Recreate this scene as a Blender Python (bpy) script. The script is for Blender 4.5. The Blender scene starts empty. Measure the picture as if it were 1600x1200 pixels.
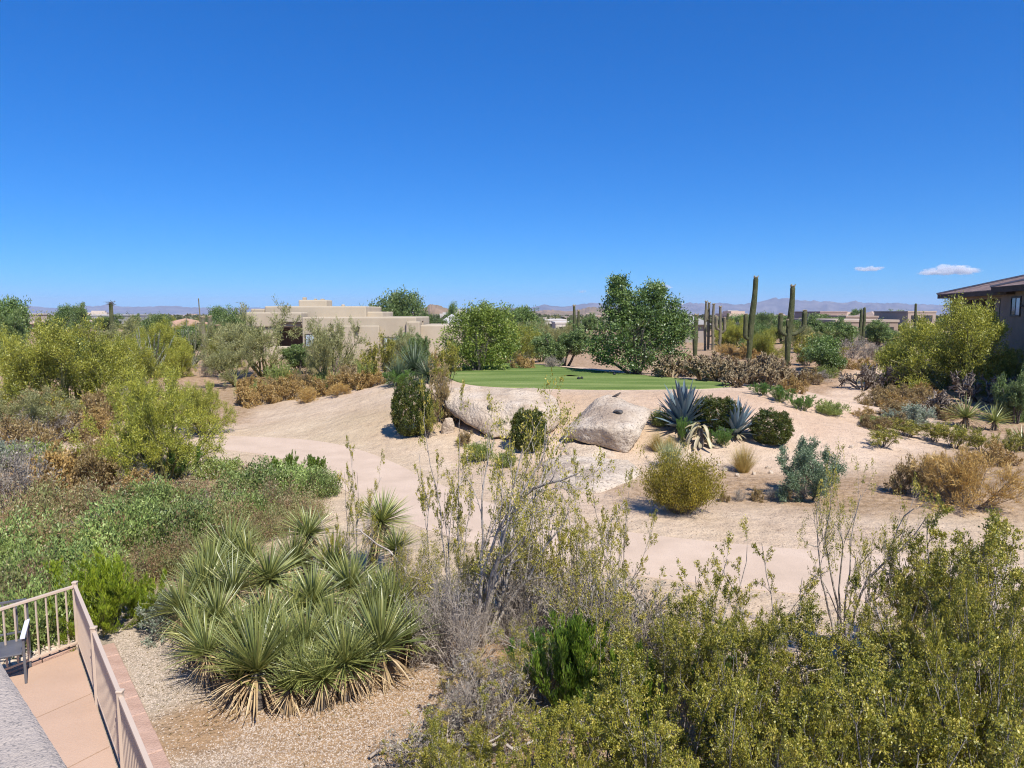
import bpy, bmesh, math, random
import numpy as np
from mathutils import Vector, noise as mnoise

S = bpy.context.scene
COL = S.collection
rad = math.radians

# ------------------------------------------------------------------ camera, sky, sun, exposure
CAM_Z = 4.9
F = 1110.0                      # focal length in pixels of a 1600 x 1200 frame
PITCH = math.atan(113.0 / F)
CP, SP = math.cos(PITCH), math.sin(PITCH)
cam_data = bpy.data.cameras.new('camera')
cam_data.sensor_width = 36.0
cam_data.lens = 36.0 * F / 1600.0
cam_data.clip_start = 0.05
cam_data.clip_end = 60000.0
cam = bpy.data.objects.new('camera', cam_data)
cam.location = (0, 0, CAM_Z)
cam.rotation_euler = (math.pi / 2 - PITCH, 0, 0)
COL.objects.link(cam)
S.camera = cam

SUN_AZ = math.atan2(0.55, -0.835)     # clockwise from +Y
SUN_EL = rad(52)
SUN_DIR = Vector((math.sin(SUN_AZ) * math.cos(SUN_EL), math.cos(SUN_AZ) * math.cos(SUN_EL), math.sin(SUN_EL)))
world = bpy.data.worlds.new('World')
S.world = world
world.use_nodes = True
wn = world.node_tree.nodes
wl = world.node_tree.links
for n in list(wn):
    wn.remove(n)
sky = wn.new('ShaderNodeTexSky')
sky.sky_type = 'NISHITA'
sky.sun_disc = False
sky.sun_elevation = SUN_EL
sky.sun_rotation = SUN_AZ
sky.altitude = 0.0
sky.air_density = 0.7
sky.dust_density = 0.3
sky.ozone_density = 6.0
hs = wn.new('ShaderNodeHueSaturation')
hs.inputs['Saturation'].default_value = 1.5
hs.inputs['Value'].default_value = 1.0
bg = wn.new('ShaderNodeBackground')
bg.inputs['Strength'].default_value = 0.1
gm = wn.new('ShaderNodeGamma'); gm.inputs['Gamma'].default_value = 0.7
tn = wn.new('ShaderNodeMix'); tn.data_type = 'RGBA'; tn.blend_type = 'MULTIPLY'; tn.inputs[0].default_value = 1.0
tn.inputs[7].default_value = (0.52, 1.29, 1.93, 1)
wo = wn.new('ShaderNodeOutputWorld')
wl.new(sky.outputs[0], gm.inputs['Color'])
wl.new(gm.outputs[0], hs.inputs['Color'])
wl.new(hs.outputs[0], tn.inputs[6])
wl.new(tn.outputs[2], bg.inputs['Color'])
wl.new(bg.outputs[0], wo.inputs['Surface'])

sun_l = bpy.data.lights.new('sun', 'SUN')
sun_l.energy = 4.7
sun_l.angle = rad(0.53)
sun_l.color = (1.0, 0.945, 0.86)
sun = bpy.data.objects.new('sun', sun_l)
sun.rotation_euler = (-SUN_DIR).to_track_quat('-Z', 'Y').to_euler()
sun.location = (0, 0, 60)
COL.objects.link(sun)

S.view_settings.view_transform = 'Standard'
S.view_settings.look = 'None'
S.view_settings.gamma = 1.0
S.view_settings.use_curve_mapping = False
S.view_settings.exposure = 0.45
try:
    S.cycles.filter_width = 1.1
    S.cycles.max_bounces = 6
    S.cycles.diffuse_bounces = 3
    S.cycles.transmission_bounces = 4
    S.cycles.transparent_max_bounces = 6
    S.cycles.volume_bounces = 3
    S.cycles.caustics_reflective = False
    S.cycles.caustics_refractive = False
    S.cycles.use_denoising = True
    S.cycles.denoiser = 'OPENIMAGEDENOISE'
    S.cycles.denoising_input_passes = 'RGB_ALBEDO_NORMAL'
    S.cycles.denoising_prefilter = 'FAST'
except Exception:
    pass

# ------------------------------------------------------------------ helpers: tags, meshes, materials
def tag(o, label=None, cat=None, group=None, kind=None):
    if label: o['label'] = label
    if cat: o['category'] = cat
    if group: o['group'] = group
    if kind: o['kind'] = kind
    return o

def link(name, me, parent=None, mat=None):
    o = bpy.data.objects.new(name, me)
    COL.objects.link(o)
    if parent is not None:
        o.parent = parent
    if mat is not None:
        me.materials.clear()
        me.materials.append(mat)
    return o

def empty(name, loc, rz=0.0):
    o = bpy.data.objects.new(name, None)
    o.empty_display_size = 0.2
    COL.objects.link(o)
    o.location = loc
    o.rotation_euler = (0, 0, rz)
    return o

def mesh_np(name, verts, faces, mat=None, smooth=False, tint=None, tint_dom='FACE'):
    """verts (N,3); faces a list of index arrays, each (M,3) or (M,4)"""
    verts = np.asarray(verts, dtype=np.float32)
    if isinstance(faces, np.ndarray):
        faces = [faces]
    faces = [np.asarray(f, dtype=np.int32) for f in faces if len(f)]
    me = bpy.data.meshes.new(name)
    me.vertices.add(len(verts))
    me.vertices.foreach_set('co', verts.ravel())
    nl = sum(f.size for f in faces)
    nf = sum(len(f) for f in faces)
    me.loops.add(nl)
    me.polygons.add(nf)
    me.loops.foreach_set('vertex_index', np.concatenate([f.ravel() for f in faces]))
    tot = np.concatenate([np.full(len(f), f.shape[1], np.int32) for f in faces])
    start = np.concatenate([[0], np.cumsum(tot)[:-1]]).astype(np.int32)
    me.polygons.foreach_set('loop_start', start)
    me.polygons.foreach_set('loop_total', tot)
    me.polygons.foreach_set('use_smooth', np.full(nf, bool(smooth)))
    me.update(calc_edges=True)
    if tint is not None:
        a = me.attributes.new('tint', 'FLOAT', tint_dom)
        a.data.foreach_set('value', np.asarray(tint, dtype=np.float32))
    if mat is not None:
        me.materials.append(mat)
    return me

class MB:
    """collects boxes, bars and loose geometry into one mesh"""
    def __init__(self):
        self.v = []; self.f3 = []; self.f4 = []; self.n = 0
    def add(self, v, f4=None, f3=None):
        v = np.asarray(v, float)
        if f4 is not None and len(f4): self.f4.append(np.asarray(f4) + self.n)
        if f3 is not None and len(f3): self.f3.append(np.asarray(f3) + self.n)
        self.v.append(v); self.n += len(v)
        return self
    def box(self, lo, hi, M=None):
        x0, y0, z0 = lo; x1, y1, z1 = hi
        v = np.array([[x0,y0,z0],[x1,y0,z0],[x1,y1,z0],[x0,y1,z0],[x0,y0,z1],[x1,y0,z1],[x1,y1,z1],[x0,y1,z1]], float)
        if M is not None: v = M(v)
        return self.add(v, [[3,2,1,0],[4,5,6,7],[0,1,5,4],[1,2,6,5],[2,3,7,6],[3,0,4,7]])
    def prism(self, poly, z0, z1):
        """vertical prism of a convex counter-clockwise polygon"""
        n = len(poly)
        v = [(x, y, z0) for x, y in poly] + [(x, y, z1) for x, y in poly]
        f4 = [[i, (i+1) % n, n + (i+1) % n, n + i] for i in range(n)]
        self.add(v, f4)
        base = self.n - 2*n
        tri = [[base+n, base+n+i, base+n+i+1] for i in range(1, n-1)] + [[base, base+i+1, base+i] for i in range(1, n-1)]
        self.f3.append(np.array(tri))
        return self
    def bar(self, a, b, w, d=None, up=(0, 0, 1)):
        """rectangular bar from a to b"""
        d = w if d is None else d
        a = np.array(a, float); b = np.array(b, float)
        t = b - a; t /= np.linalg.norm(t)
        u = np.array(up, float)
        if abs(t @ u) > .95: u = np.array([1.0, 0, 0])
        s = np.cross(t, u); s /= np.linalg.norm(s); u = np.cross(s, t)
        c = [(-1,-1),(1,-1),(1,1),(-1,1)]
        v = [p + s*i*w/2 + u*j*d/2 for p in (a, b) for i, j in c]
        return self.add(v, [[3,2,1,0],[4,5,6,7],[0,1,5,4],[1,2,6,5],[2,3,7,6],[3,0,4,7]])
    def mesh(self, name, mat=None, smooth=False, tint=None):
        fs = []
        if self.f4: fs.append(np.concatenate(self.f4))
        if self.f3: fs.append(np.concatenate(self.f3))
        return mesh_np(name, np.concatenate(self.v), fs, mat, smooth, tint)
    def build(self, name, mat, parent=None, bevel=0.0, smooth=False):
        o = link(name, self.mesh(name, mat, smooth), parent)
        if bevel:
            m = o.modifiers.new('bevel', 'BEVEL'); m.width = bevel; m.segments = 2; m.limit_method = 'ANGLE'
        return o

def new_mat(name):
    m = bpy.data.materials.new(name)
    m.use_nodes = True
    nt = m.node_tree
    for n in list(nt.nodes):
        nt.nodes.remove(n)
    out = nt.nodes.new('ShaderNodeOutputMaterial')
    return m, nt, out

def ramp(nt, cols):
    r = nt.nodes.new('ShaderNodeValToRGB')
    els = r.color_ramp.elements
    n = len(cols)
    for i, c in enumerate(cols):
        pos, c = (c if isinstance(c[1], (tuple, list)) else (i / max(1, n - 1), c))
        e = els[i] if i < 2 else els.new(pos)
        e.position = pos
        e.color = (c[0], c[1], c[2], 1)
    return r

def leaf_mat(name, cols, trans=0.35, gain=1.0, gloss=0.04, rough=0.5, jit=0.12):
    """leaf colours run along the ramp by the leaf's own tint; each plant is a little lighter or darker"""
    m, nt, out = new_mat(name)
    N, L = nt.nodes, nt.links
    at = N.new('ShaderNodeAttribute'); at.attribute_name = 'tint'
    oi = N.new('ShaderNodeObjectInfo')
    r = ramp(nt, [tuple(min(.75, k*gain) for k in c) for c in cols])
    L.new(at.outputs['Fac'], r.inputs[0])
    h = N.new('ShaderNodeHueSaturation')
    mr = N.new('ShaderNodeMapRange')
    mr.inputs['To Min'].default_value = 1 - jit; mr.inputs['To Max'].default_value = 1 + jit
    L.new(oi.outputs['Random'], mr.inputs['Value'])
    L.new(mr.outputs[0], h.inputs['Value'])
    L.new(r.outputs[0], h.inputs['Color'])
    d = N.new('ShaderNodeBsdfDiffuse'); t = N.new('ShaderNodeBsdfTranslucent'); g = N.new('ShaderNodeBsdfGlossy')
    g.inputs['Roughness'].default_value = rough
    g.inputs['Color'].default_value = (1, 1, 1, 1)
    L.new(h.outputs[0], d.inputs['Color']); L.new(h.outputs[0], t.inputs['Color'])
    m1 = N.new('ShaderNodeMixShader'); m1.inputs[0].default_value = trans
    L.new(d.outputs[0], m1.inputs[1]); L.new(t.outputs[0], m1.inputs[2])
    m2 = N.new('ShaderNodeMixShader'); m2.inputs[0].default_value = gloss
    L.new(m1.outputs[0], m2.inputs[1]); L.new(g.outputs[0], m2.inputs[2])
    L.new(m2.outputs[0], out.inputs['Surface'])
    return m

def surf_mat(name, cols, scale=6.0, detail=5.0, rough=0.9, bump=0.0, bump_scale=None, coord='Object', spec=0.2, speck=None, metallic=0.0):
    """noise-mottled solid; speck = (scale, colour, amount) adds small dark or light flecks"""
    m, nt, out = new_mat(name)
    N, L = nt.nodes, nt.links
    tc = N.new('ShaderNodeTexCoord')
    nz = N.new('ShaderNodeTexNoise'); nz.inputs['Scale'].default_value = scale; nz.inputs['Detail'].default_value = detail
    nz.inputs['Roughness'].default_value = 0.6
    L.new(tc.outputs[coord], nz.inputs['Vector'])
    lo, hi = 0.32, 0.68
    n = len(cols)
    r = ramp(nt, [(lo + (hi - lo) * i / max(1, n - 1), c) for i, c in enumerate(cols)]) if n > 1 else ramp(nt, [cols[0], cols[0]])
    L.new(nz.outputs['Fac'], r.inputs[0])
    p = N.new('ShaderNodeBsdfPrincipled')
    p.inputs['Roughness'].default_value = rough
    p.inputs['Specular IOR Level'].default_value = spec
    p.inputs['Metallic'].default_value = metallic
    c = r.outputs[0]
    if speck:
        s2 = N.new('ShaderNodeTexNoise'); s2.inputs['Scale'].default_value = speck[0]; s2.inputs['Detail'].default_value = 2
        L.new(tc.outputs[coord], s2.inputs['Vector'])
        mr = N.new('ShaderNodeMapRange'); mr.inputs['From Min'].default_value = 0.56; mr.inputs['From Max'].default_value = 0.66
        mr.inputs['To Max'].default_value = speck[2]
        L.new(s2.outputs['Fac'], mr.inputs['Value'])
        mx = N.new('ShaderNodeMix'); mx.data_type = 'RGBA'
        L.new(mr.outputs[0], mx.inputs[0]); L.new(c, mx.inputs[6]); mx.inputs[7].default_value = (*speck[1], 1)
        c = mx.outputs[2]
    L.new(c, p.inputs['Base Color'])
    if bump:
        b = N.new('ShaderNodeBump'); b.inputs['Strength'].default_value = bump; b.inputs['Distance'].default_value = 0.05
        n2 = N.new('ShaderNodeTexNoise'); n2.inputs['Scale'].default_value = bump_scale or scale * 4; n2.inputs['Detail'].default_value = 4
        L.new(tc.outputs[coord], n2.inputs['Vector'])
        L.new(n2.outputs['Fac'], b.inputs['Height']); L.new(b.outputs[0], p.inputs['Normal'])
    L.new(p.outputs[0], out.inputs['Surface'])
    return m

# ------------------------------------------------------------------ terrain
def vhash(ix, iy, seed):
    h = (ix.astype(np.int64) * 374761393 + iy.astype(np.int64) * 668265263 + seed * 974634777) & 0xffffffff
    h = ((h ^ (h >> 13)) * 1274126177) & 0xffffffff
    h = h ^ (h >> 16)
    return (h & 0xffffff) / float(0xffffff)

def vnoise(x, y, seed=0):
    ix = np.floor(x); iy = np.floor(y)
    fx = x - ix; fy = y - iy
    fx = fx*fx*(3-2*fx); fy = fy*fy*(3-2*fy)
    a = vhash(ix, iy, seed); b = vhash(ix+1, iy, seed); c = vhash(ix, iy+1, seed); d = vhash(ix+1, iy+1, seed)
    return (a*(1-fx)+b*fx)*(1-fy) + (c*(1-fx)+d*fx)*fy

def fbm(x, y, seed=0, oct=3):
    s = 0; amp = 0.5; tot = 0
    for k in range(oct):
        s = s + amp * vnoise(x * 2**k, y * 2**k, seed + k); tot += amp; amp *= .5
    return s / tot

def sstep(a, b, x):
    t = np.clip((x - a) / (b - a), 0, 1)
    return t*t*(3-2*t)

def poly_sdf(x, y, poly):
    """signed distance to a closed polygon, negative inside"""
    P = np.array(poly, float); n = len(P)
    d = np.full(np.shape(x), 1e18); inside = np.zeros(np.shape(x), bool)
    for i in range(n):
        ax, ay = P[i]; bx, by = P[(i+1) % n]
        ex, ey = bx-ax, by-ay
        t = np.clip(((x-ax)*ex + (y-ay)*ey) / (ex*ex+ey*ey), 0, 1)
        d = np.minimum(d, (x-ax-ex*t)**2 + (y-ay-ey*t)**2)
        c = ((ay > y) != (by > y)) & (x < ex * (y-ay) / (ey if ey else 1e-9) + ax)
        inside ^= c
    d = np.sqrt(d)
    return np.where(inside, -d, d)

def line_dist(x, y, pts):
    d = np.full(np.shape(x), 1e18)
    for (ax, ay), (bx, by) in zip(pts[:-1], pts[1:]):
        ex, ey = bx-ax, by-ay
        t = np.clip(((x-ax)*ex + (y-ay)*ey) / (ex*ex+ey*ey), 0, 1)
        d = np.minimum(d, (x-ax-ex*t)**2 + (y-ay-ey*t)**2)
    return np.sqrt(d)

def smooth_poly(pts, closed=True, sub=6):
    P = np.array(pts, float); n = len(P); out = []
    rng_ = range(n) if closed else range(n - 1)
    for i in rng_:
        if closed:
            p0, p1, p2, p3 = P[(i-1) % n], P[i], P[(i+1) % n], P[(i+2) % n]
        else:
            p0, p1, p2, p3 = P[max(i-1, 0)], P[i], P[i+1], P[min(i+2, n-1)]
        for k in range(sub):
            t = k / sub
            out.append(0.5*((2*p1)+(-p0+p2)*t+(2*p0-5*p1+4*p2-p3)*t*t+(-p0+3*p1-3*p2+p3)*t**3))
    if not closed: out.append(P[-1])
    return np.array(out)

GREEN_Z = 1.55
GREEN = smooth_poly([(-3.6,39.5),(-3.0,35.0),(-1.2,31.8),(3.0,30.5),(6.2,30.5),(8.8,31.0),(10.1,32.4),(9.2,34.3),(7.0,37.0),(4.5,40.3),(2.0,43.6),(0.0,45.2),(-2.2,43.8)])
PATH = smooth_poly([(-34,26.5),(-20,27.0),(-13,26.6),(-8.9,25.7),(-5.6,23.0),(-3.4,19.6),(-1.2,16.7),(1.3,14.7),(3.8,13.6),(7.8,12.5),(12.5,11.6),(20,10.8),(34,10.0)], closed=False, sub=8)
TRAIL = [(8,24.5),(13.5,27.5),(16.5,33),(19.5,38.5),(23.5,44),(26.5,50)]
A0 = np.array([-6.26, 9.83]); RU = np.array([0.61, -0.792]); RV = np.array([-0.53, -0.848])

def H(x, y):
    x = np.asarray(x, float); y = np.asarray(y, float)
    r = np.hypot(x, y)
    base = 0.9 * sstep(24, 60, y) - 30.0 * sstep(150, 4200, r)
    base = base + (fbm(x/260., y/260., 5) - .5) * 3.0 * sstep(120, 500, r)
    dg = poly_sdf(x, y, GREEN)
    k = 1 - sstep(0.5, 9.5, dg)
    und = (fbm(x/3.1, y/3.1, 11) - .5) * 0.22 + (fbm(x/.7, y/.7, 21, 2) - .5) * 0.035
    dp = line_dist(x, y, PATH)
    flat = sstep(0.9, 2.2, dp) * sstep(0.2, 2.0, dg) * sstep(6.0, 8.5, np.hypot(x + 5.5, (y - 7.5)))
    und = und * flat * (1 - sstep(90, 200, r))
    return base * (1 - k) + GREEN_Z * k + und

def h1(x, y):
    return float(H(np.array([x]), np.array([y]))[0])

def ray(px, py):
    dx, dy = (px - 800.0) / F, (py - 600.0) / F
    return np.array([dx, CP - dy * SP, -SP - dy * CP])

def ground_at(px, py):
    """where the pixel's ray meets the terrain"""
    d = ray(px, py)
    t = np.concatenate([np.linspace(2, 90, 3000), np.geomspace(90, 6000, 1500)])
    z = CAM_Z + d[2] * t
    below = z < H(d[0]*t, d[1]*t)
    i = int(np.argmax(below)) if below.any() else len(t) - 1
    return np.array([d[0]*t[i], d[1]*t[i], h1(d[0]*t[i], d[1]*t[i])])

def at_dist(px, py, dist):
    """the point of the pixel's ray at a horizontal distance along y"""
    d = ray(px, py); t = dist / d[1]
    return np.array([d[0]*t, dist, CAM_Z + d[2]*t])
# ------------------------------------------------------------------ plant growth
def norm(v):
    return v / np.maximum(np.linalg.norm(v, axis=-1, keepdims=True), 1e-9)

def walk(rng, P, D, L, n, gn, up):
    """polylines from points P along directions D, wandering by gn and bending up (or down) by up"""
    N = len(P); pts = [P]; d = norm(D)
    for k in range(n):
        d = norm(d + rng.normal(0, gn, (N, 3)) + np.array([0, 0, up]))
        pts.append(pts[-1] + d * (L[:, None] / n))
    return np.stack(pts, 1)

def stems(rng, N, base_r, L, sp0, sp1, n=6, gn=.1, up=.03, r0=.02, r1=.008, lvar=.3, az=None):
    a = rng.uniform(0, 2*math.pi, N) if az is None else az
    t = np.radians(rng.uniform(sp0, sp1, N))
    D = np.stack([np.sin(t)*np.cos(a), np.sin(t)*np.sin(a), np.cos(t)], 1)
    P = np.stack([np.cos(a)*base_r*rng.uniform(.2, 1, N), np.sin(a)*base_r*rng.uniform(.2, 1, N), np.full(N, -.12)], 1)
    pts = walk(rng, P, D, L*rng.uniform(1-lvar, 1, N), n, gn, up)
    return pts, np.linspace(r0, r1, n+1)[None, :].repeat(N, 0)

def kids(rng, pts, rr, k, t0, ang, L, n=4, gn=.12, up=.03, rk=.6, taper=.4, lshrink=.5, avar=.35):
    N, m, _ = pts.shape
    K = int(round(N*k))
    pi = rng.integers(0, N, K) if k != int(k) else np.repeat(np.arange(N), int(k))
    K = len(pi)
    t = rng.uniform(t0, 1, K)
    s = t*(m-1); i = np.minimum(s.astype(int), m-2); f = s - i
    P = pts[pi, i]*(1-f)[:, None] + pts[pi, i+1]*f[:, None]
    pd = norm(pts[pi, i+1] - pts[pi, i])
    rnd = norm(rng.normal(0, 1, (K, 3)))
    perp = norm(rnd - pd*np.sum(rnd*pd, 1, keepdims=True))
    a = np.radians(ang)*rng.uniform(1-avar, 1+avar, K)
    D = pd*np.cos(a)[:, None] + perp*np.sin(a)[:, None]
    pr = rr[pi, i]*(1-f) + rr[pi, i+1]*f
    ln = L*rng.uniform(.55, 1.15, K)*(1-lshrink*(t-t0)/(1-t0+1e-6))
    q = walk(rng, P, D, ln, n, gn, up)
    r0 = pr*rk
    return q, r0[:, None]*np.linspace(1, taper, n+1)[None, :]

def tubes(sets, sides=4):
    """sets: list of (pts (N,m,3), radii (N,m)) -> verts, quads"""
    V = []; Q = []; off = 0
    for pts, rr in sets:
        N, m, _ = pts.shape
        if N == 0: continue
        t = norm(np.gradient(pts, axis=1))
        ref = np.where(np.abs(t[:, :1, 2:3]) > .9, np.array([1.0, 0, 0]), np.array([0, 0, 1.0]))
        s = norm(np.cross(t, np.broadcast_to(ref, t.shape)))
        u = np.cross(s, t)
        a = np.arange(sides)*2*math.pi/sides
        ring = s[:, :, None, :]*np.cos(a)[None, None, :, None] + u[:, :, None, :]*np.sin(a)[None, None, :, None]
        v = pts[:, :, None, :] + ring*rr[:, :, None, None]
        V.append(v.reshape(-1, 3))
        idx = np.arange(N*m*sides).reshape(N, m, sides) + off
        a0 = idx[:, :-1, :]; a1 = idx[:, 1:, :]
        q = np.stack([a0, np.roll(a0, -1, 2), np.roll(a1, -1, 2), a1], -1)
        Q.append(q.reshape(-1, 4)); off += N*m*sides
    return np.concatenate(V), np.concatenate(Q)

def kites(rng, C, D, l, w, flat=0.0):
    """one four-cornered leaf per centre C along D; flat pulls the blade's face towards the sky"""
    N = len(C)
    D = norm(D)
    rnd = rng.normal(0, 1, (N, 3)); 
    if flat: rnd = rnd*(1-flat) + np.cross(D, np.array([0, 0, 1.0]))*flat*2
    s = norm(rnd - D*np.sum(rnd*D, 1, keepdims=True))
    l = l*rng.uniform(.6, 1.25, N); w = w*rng.uniform(.7, 1.2, N)
    v = np.stack([C, C + D*(l*.45)[:, None] + s*(w/2)[:, None], C + D*l[:, None], C + D*(l*.45)[:, None] - s*(w/2)[:, None]], 1)
    return v.reshape(-1, 3), np.arange(4*N).reshape(N, 4)

def leaves_on(rng, sets, N, l, w, off=.02, fwd=.6, rnd=.7, up=.25, t0=.1, flat=.3, clump=.65):
    """N leaves on the polylines of SETS; every twig has a tint of its own"""
    lens = np.concatenate([np.full(len(p), s) for p, s in [(p, 1.0) for p, _ in sets]])
    which = rng.integers(0, len(lens), N)
    bounds = np.cumsum([0] + [len(p) for p, _ in sets])
    C = np.zeros((N, 3)); D = np.zeros((N, 3))
    tw = rng.uniform(0, 1, len(lens))
    for j, (p, _) in enumerate(sets):
        sel = np.where((which >= bounds[j]) & (which < bounds[j+1]))[0]
        if not len(sel): continue
        b = which[sel] - bounds[j]; m = p.shape[1]
        t = rng.uniform(t0, 1, len(sel))*(m-1); i = np.minimum(t.astype(int), m-2); f = (t-i)[:, None]
        C[sel] = p[b, i]*(1-f) + p[b, i+1]*f
        D[sel] = norm(p[b, i+1] - p[b, i])
    D = D*fwd + rng.normal(0, rnd, (N, 3)) + np.array([0, 0, up])
    C = C + rng.normal(0, off, (N, 3))
    v, q = kites(rng, C, D, l, w, flat)
    tint = np.clip(tw[which]*clump + rng.uniform(0, 1, N)*(1-clump), 0, 1)
    return v, q, tint

def dome_leaves(rng, N, nclump, rx, rz, csize, l, w, zc=0.0, jag=.12, out=.6, up=.3, flat=0.0, inner=.5, clump=.6):
    """leaves in clumps spread over and inside a dome"""
    d = norm(rng.normal(0, 1, (nclump, 3))); d = d/(np.sum(np.abs(d)**2.6, 1, keepdims=True)**(1/2.6)); d[:, 2] = d[:, 2]*.5 + .5
    rr = rng.uniform(inner, 1, nclump)**.5*(1 + rng.normal(0, jag, nclump))
    cc = d*rr[:, None]*np.array([rx, rx, rz]) + np.array([0, 0, zc])
    ci = rng.integers(0, nclump, N)
    g = rng.normal(0, csize, (N, 3))
    C = cc[ci] + g
    C[:, 2] = np.maximum(C[:, 2], .01)
    D = norm(C - np.array([0, 0, zc - .3*rz]))*out + rng.normal(0, .6, (N, 3)) + np.array([0, 0, up])
    v, q = kites(rng, C, D, l, w, flat)
    tw = rng.uniform(0, 1, nclump)
    return v, q, np.clip(tw[ci]*clump + rng.uniform(0, 1, N)*(1-clump), 0, 1), cc

def straps(rng, base, D, L, W, droop, seg=5, fold=.25, taper=.7, waist=None):
    """long pointed leaves, a folded strip each: base (N,3), D (N,3), L, W, droop (N,)"""
    N = len(base); d = norm(D)
    side = norm(np.cross(d, np.array([0, 0, 1.0])) + rng.normal(0, .15, (N, 3)))
    p = base.copy(); rows = []
    for k in range(seg+1):
        t = k/seg
        wk = W*((1 - t)**taper if waist is None else np.interp(t, waist[0], waist[1]))
        nrm = np.cross(side, d)
        rows.append(np.stack([p - side*(wk/2)[:, None] + nrm*(wk*fold)[:, None], p, p + side*(wk/2)[:, None] + nrm*(wk*fold)[:, None]], 1))
        d = norm(d + np.array([0, 0, -1.0])*(droop/seg)[:, None])
        p = p + d*(L/seg)[:, None]
    v = np.stack(rows, 1)                       # N, seg+1, 3, 3
    idx = np.arange(N*(seg+1)*3).reshape(N, seg+1, 3)
    q = np.stack([idx[:, :-1, :-1], idx[:, :-1, 1:], idx[:, 1:, 1:], idx[:, 1:, :-1]], -1).reshape(-1, 4)
    return v.reshape(-1, 3), q

def strap_tint(tint, seg=5):
    return np.repeat(tint, seg*2)

# ------------------------------------------------------------------ plant materials
M = {}
M['creosote'] = leaf_mat('creosote_leaf', [(.055,.060,.006),(.105,.110,.010),(.170,.165,.016),(.25,.22,.028),(.40,.33,.08)], trans=.3, gloss=.05, gain=1.72)
M['creosote_dry'] = leaf_mat('creosote_dry_leaf', [(.11,.085,.02),(.19,.15,.035),(.27,.21,.06),(.35,.28,.11)], trans=.3, gain=1.5)
M['olive'] = leaf_mat('olive_leaf', [(.06,.055,.008),(.12,.105,.010),(.19,.155,.014),(.26,.205,.025)], trans=.3, gain=1.7)
M['palo'] = leaf_mat('palo_verde_leaf', [(.10,.12,.016),(.19,.205,.024),(.295,.295,.036),(.43,.40,.065)], trans=.35, gain=1.5)
M['palo_grey'] = leaf_mat('grey_palo_verde_leaf', [(.10,.105,.035),(.16,.165,.06),(.23,.225,.09),(.30,.285,.13)], trans=.35, gain=1.8)
M['mesquite'] = leaf_mat('mesquite_leaf', [(.035,.06,.018),(.07,.105,.03),(.11,.15,.045),(.16,.195,.065)], trans=.35, gain=2.0)
M['mesquite_blue'] = leaf_mat('blue_green_leaf', [(.06,.10,.055),(.10,.15,.08),(.15,.20,.11),(.22,.26,.15)], trans=.3, gain=1.4)
M['tree_dark'] = leaf_mat('dark_tree_leaf', [(.022,.045,.012),(.05,.088,.018),(.085,.13,.026),(.13,.17,.04)], trans=.3, gloss=.06, gain=2.15)
M['tree_light'] = leaf_mat('light_tree_leaf', [(.05,.07,.012),(.09,.125,.018),(.14,.18,.028),(.20,.225,.045)], trans=.35, gain=1.8)
M['bright'] = leaf_mat('bright_green_leaf', [(.06,.12,.012),(.11,.19,.018),(.17,.26,.024),(.25,.32,.04)], trans=.35, gain=1.15)
M['lime'] = leaf_mat('lime_green_leaf', [(.10,.15,.010),(.17,.24,.014),(.25,.32,.018),(.34,.39,.035)], trans=.35, gain=1.15)
M['broom'] = leaf_mat('green_broom_leaf', [(.035,.085,.012),(.065,.14,.02),(.10,.19,.028),(.15,.23,.05)], trans=.35, gain=1.5)
M['brittle'] = leaf_mat('brittlebush_leaf', [(.15,.085,.04),(.075,.11,.03),(.13,.175,.045),(.19,.235,.065),(.28,.29,.11)], trans=.3, jit=.3, gain=1.85)
M['brittle_dry'] = leaf_mat('dry_brittlebush_leaf', [(.13,.07,.04),(.20,.125,.065),(.17,.16,.06),(.16,.185,.06),(.31,.23,.12)], trans=.25, jit=.28, gain=1.7)
M['bursage'] = leaf_mat('bursage_leaf', [(.22,.15,.05),(.34,.22,.075),(.44,.29,.10),(.36,.31,.11)], trans=.25, gain=1.15)
M['brown'] = leaf_mat('brown_shrub_leaf', [(.13,.09,.038),(.21,.145,.06),(.28,.20,.08),(.26,.225,.09)], trans=.25, gain=1.35)
M['grey'] = leaf_mat('grey_shrub_leaf', [(.15,.125,.10),(.24,.205,.165),(.31,.27,.22),(.25,.25,.16)], trans=.2, gain=1.0)
M['sage'] = leaf_mat('sage_leaf', [(.14,.17,.12),(.20,.24,.17),(.27,.30,.22),(.18,.22,.09)], trans=.25, gain=1.3)
M['low_green'] = leaf_mat('low_green_leaf', [(.10,.13,.03),(.15,.19,.04),(.20,.24,.06),(.24,.23,.09)], trans=.3, gain=1.5)
M['clipped'] = leaf_mat('clipped_leaf', [(.03,.055,.008),(.06,.09,.010),(.10,.125,.014),(.17,.14,.02)], trans=.25, gain=1.05)
M['yucca'] = leaf_mat('yucca_leaf', [(.085,.115,.04),(.17,.205,.06),(.27,.29,.08),(.47,.44,.14)], trans=.18, gloss=.07, rough=.4, gain=1.12)
M['yucca_dry'] = leaf_mat('dead_yucca_leaf', [(.30,.20,.10),(.44,.32,.17),(.56,.43,.25)], trans=.15, gain=1.15)
M['yucca_far'] = leaf_mat('dark_yucca_leaf', [(.045,.085,.045),(.08,.13,.065),(.13,.185,.09),(.22,.27,.13)], trans=.18, gloss=.06, gain=1.05)
M['agave'] = leaf_mat('agave_leaf', [(.085,.13,.15),(.13,.185,.21),(.19,.25,.275)], trans=.05, gloss=.08, rough=.45, gain=1.15)
M['agave_dead'] = leaf_mat('dead_agave_leaf', [(.33,.28,.18),(.46,.39,.24),(.40,.38,.18)], trans=.1)
M['straw'] = leaf_mat('straw_blade', [(.36,.25,.075),(.50,.36,.11),(.60,.46,.17),(.42,.38,.12)], trans=.3, gain=1.1)
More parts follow.
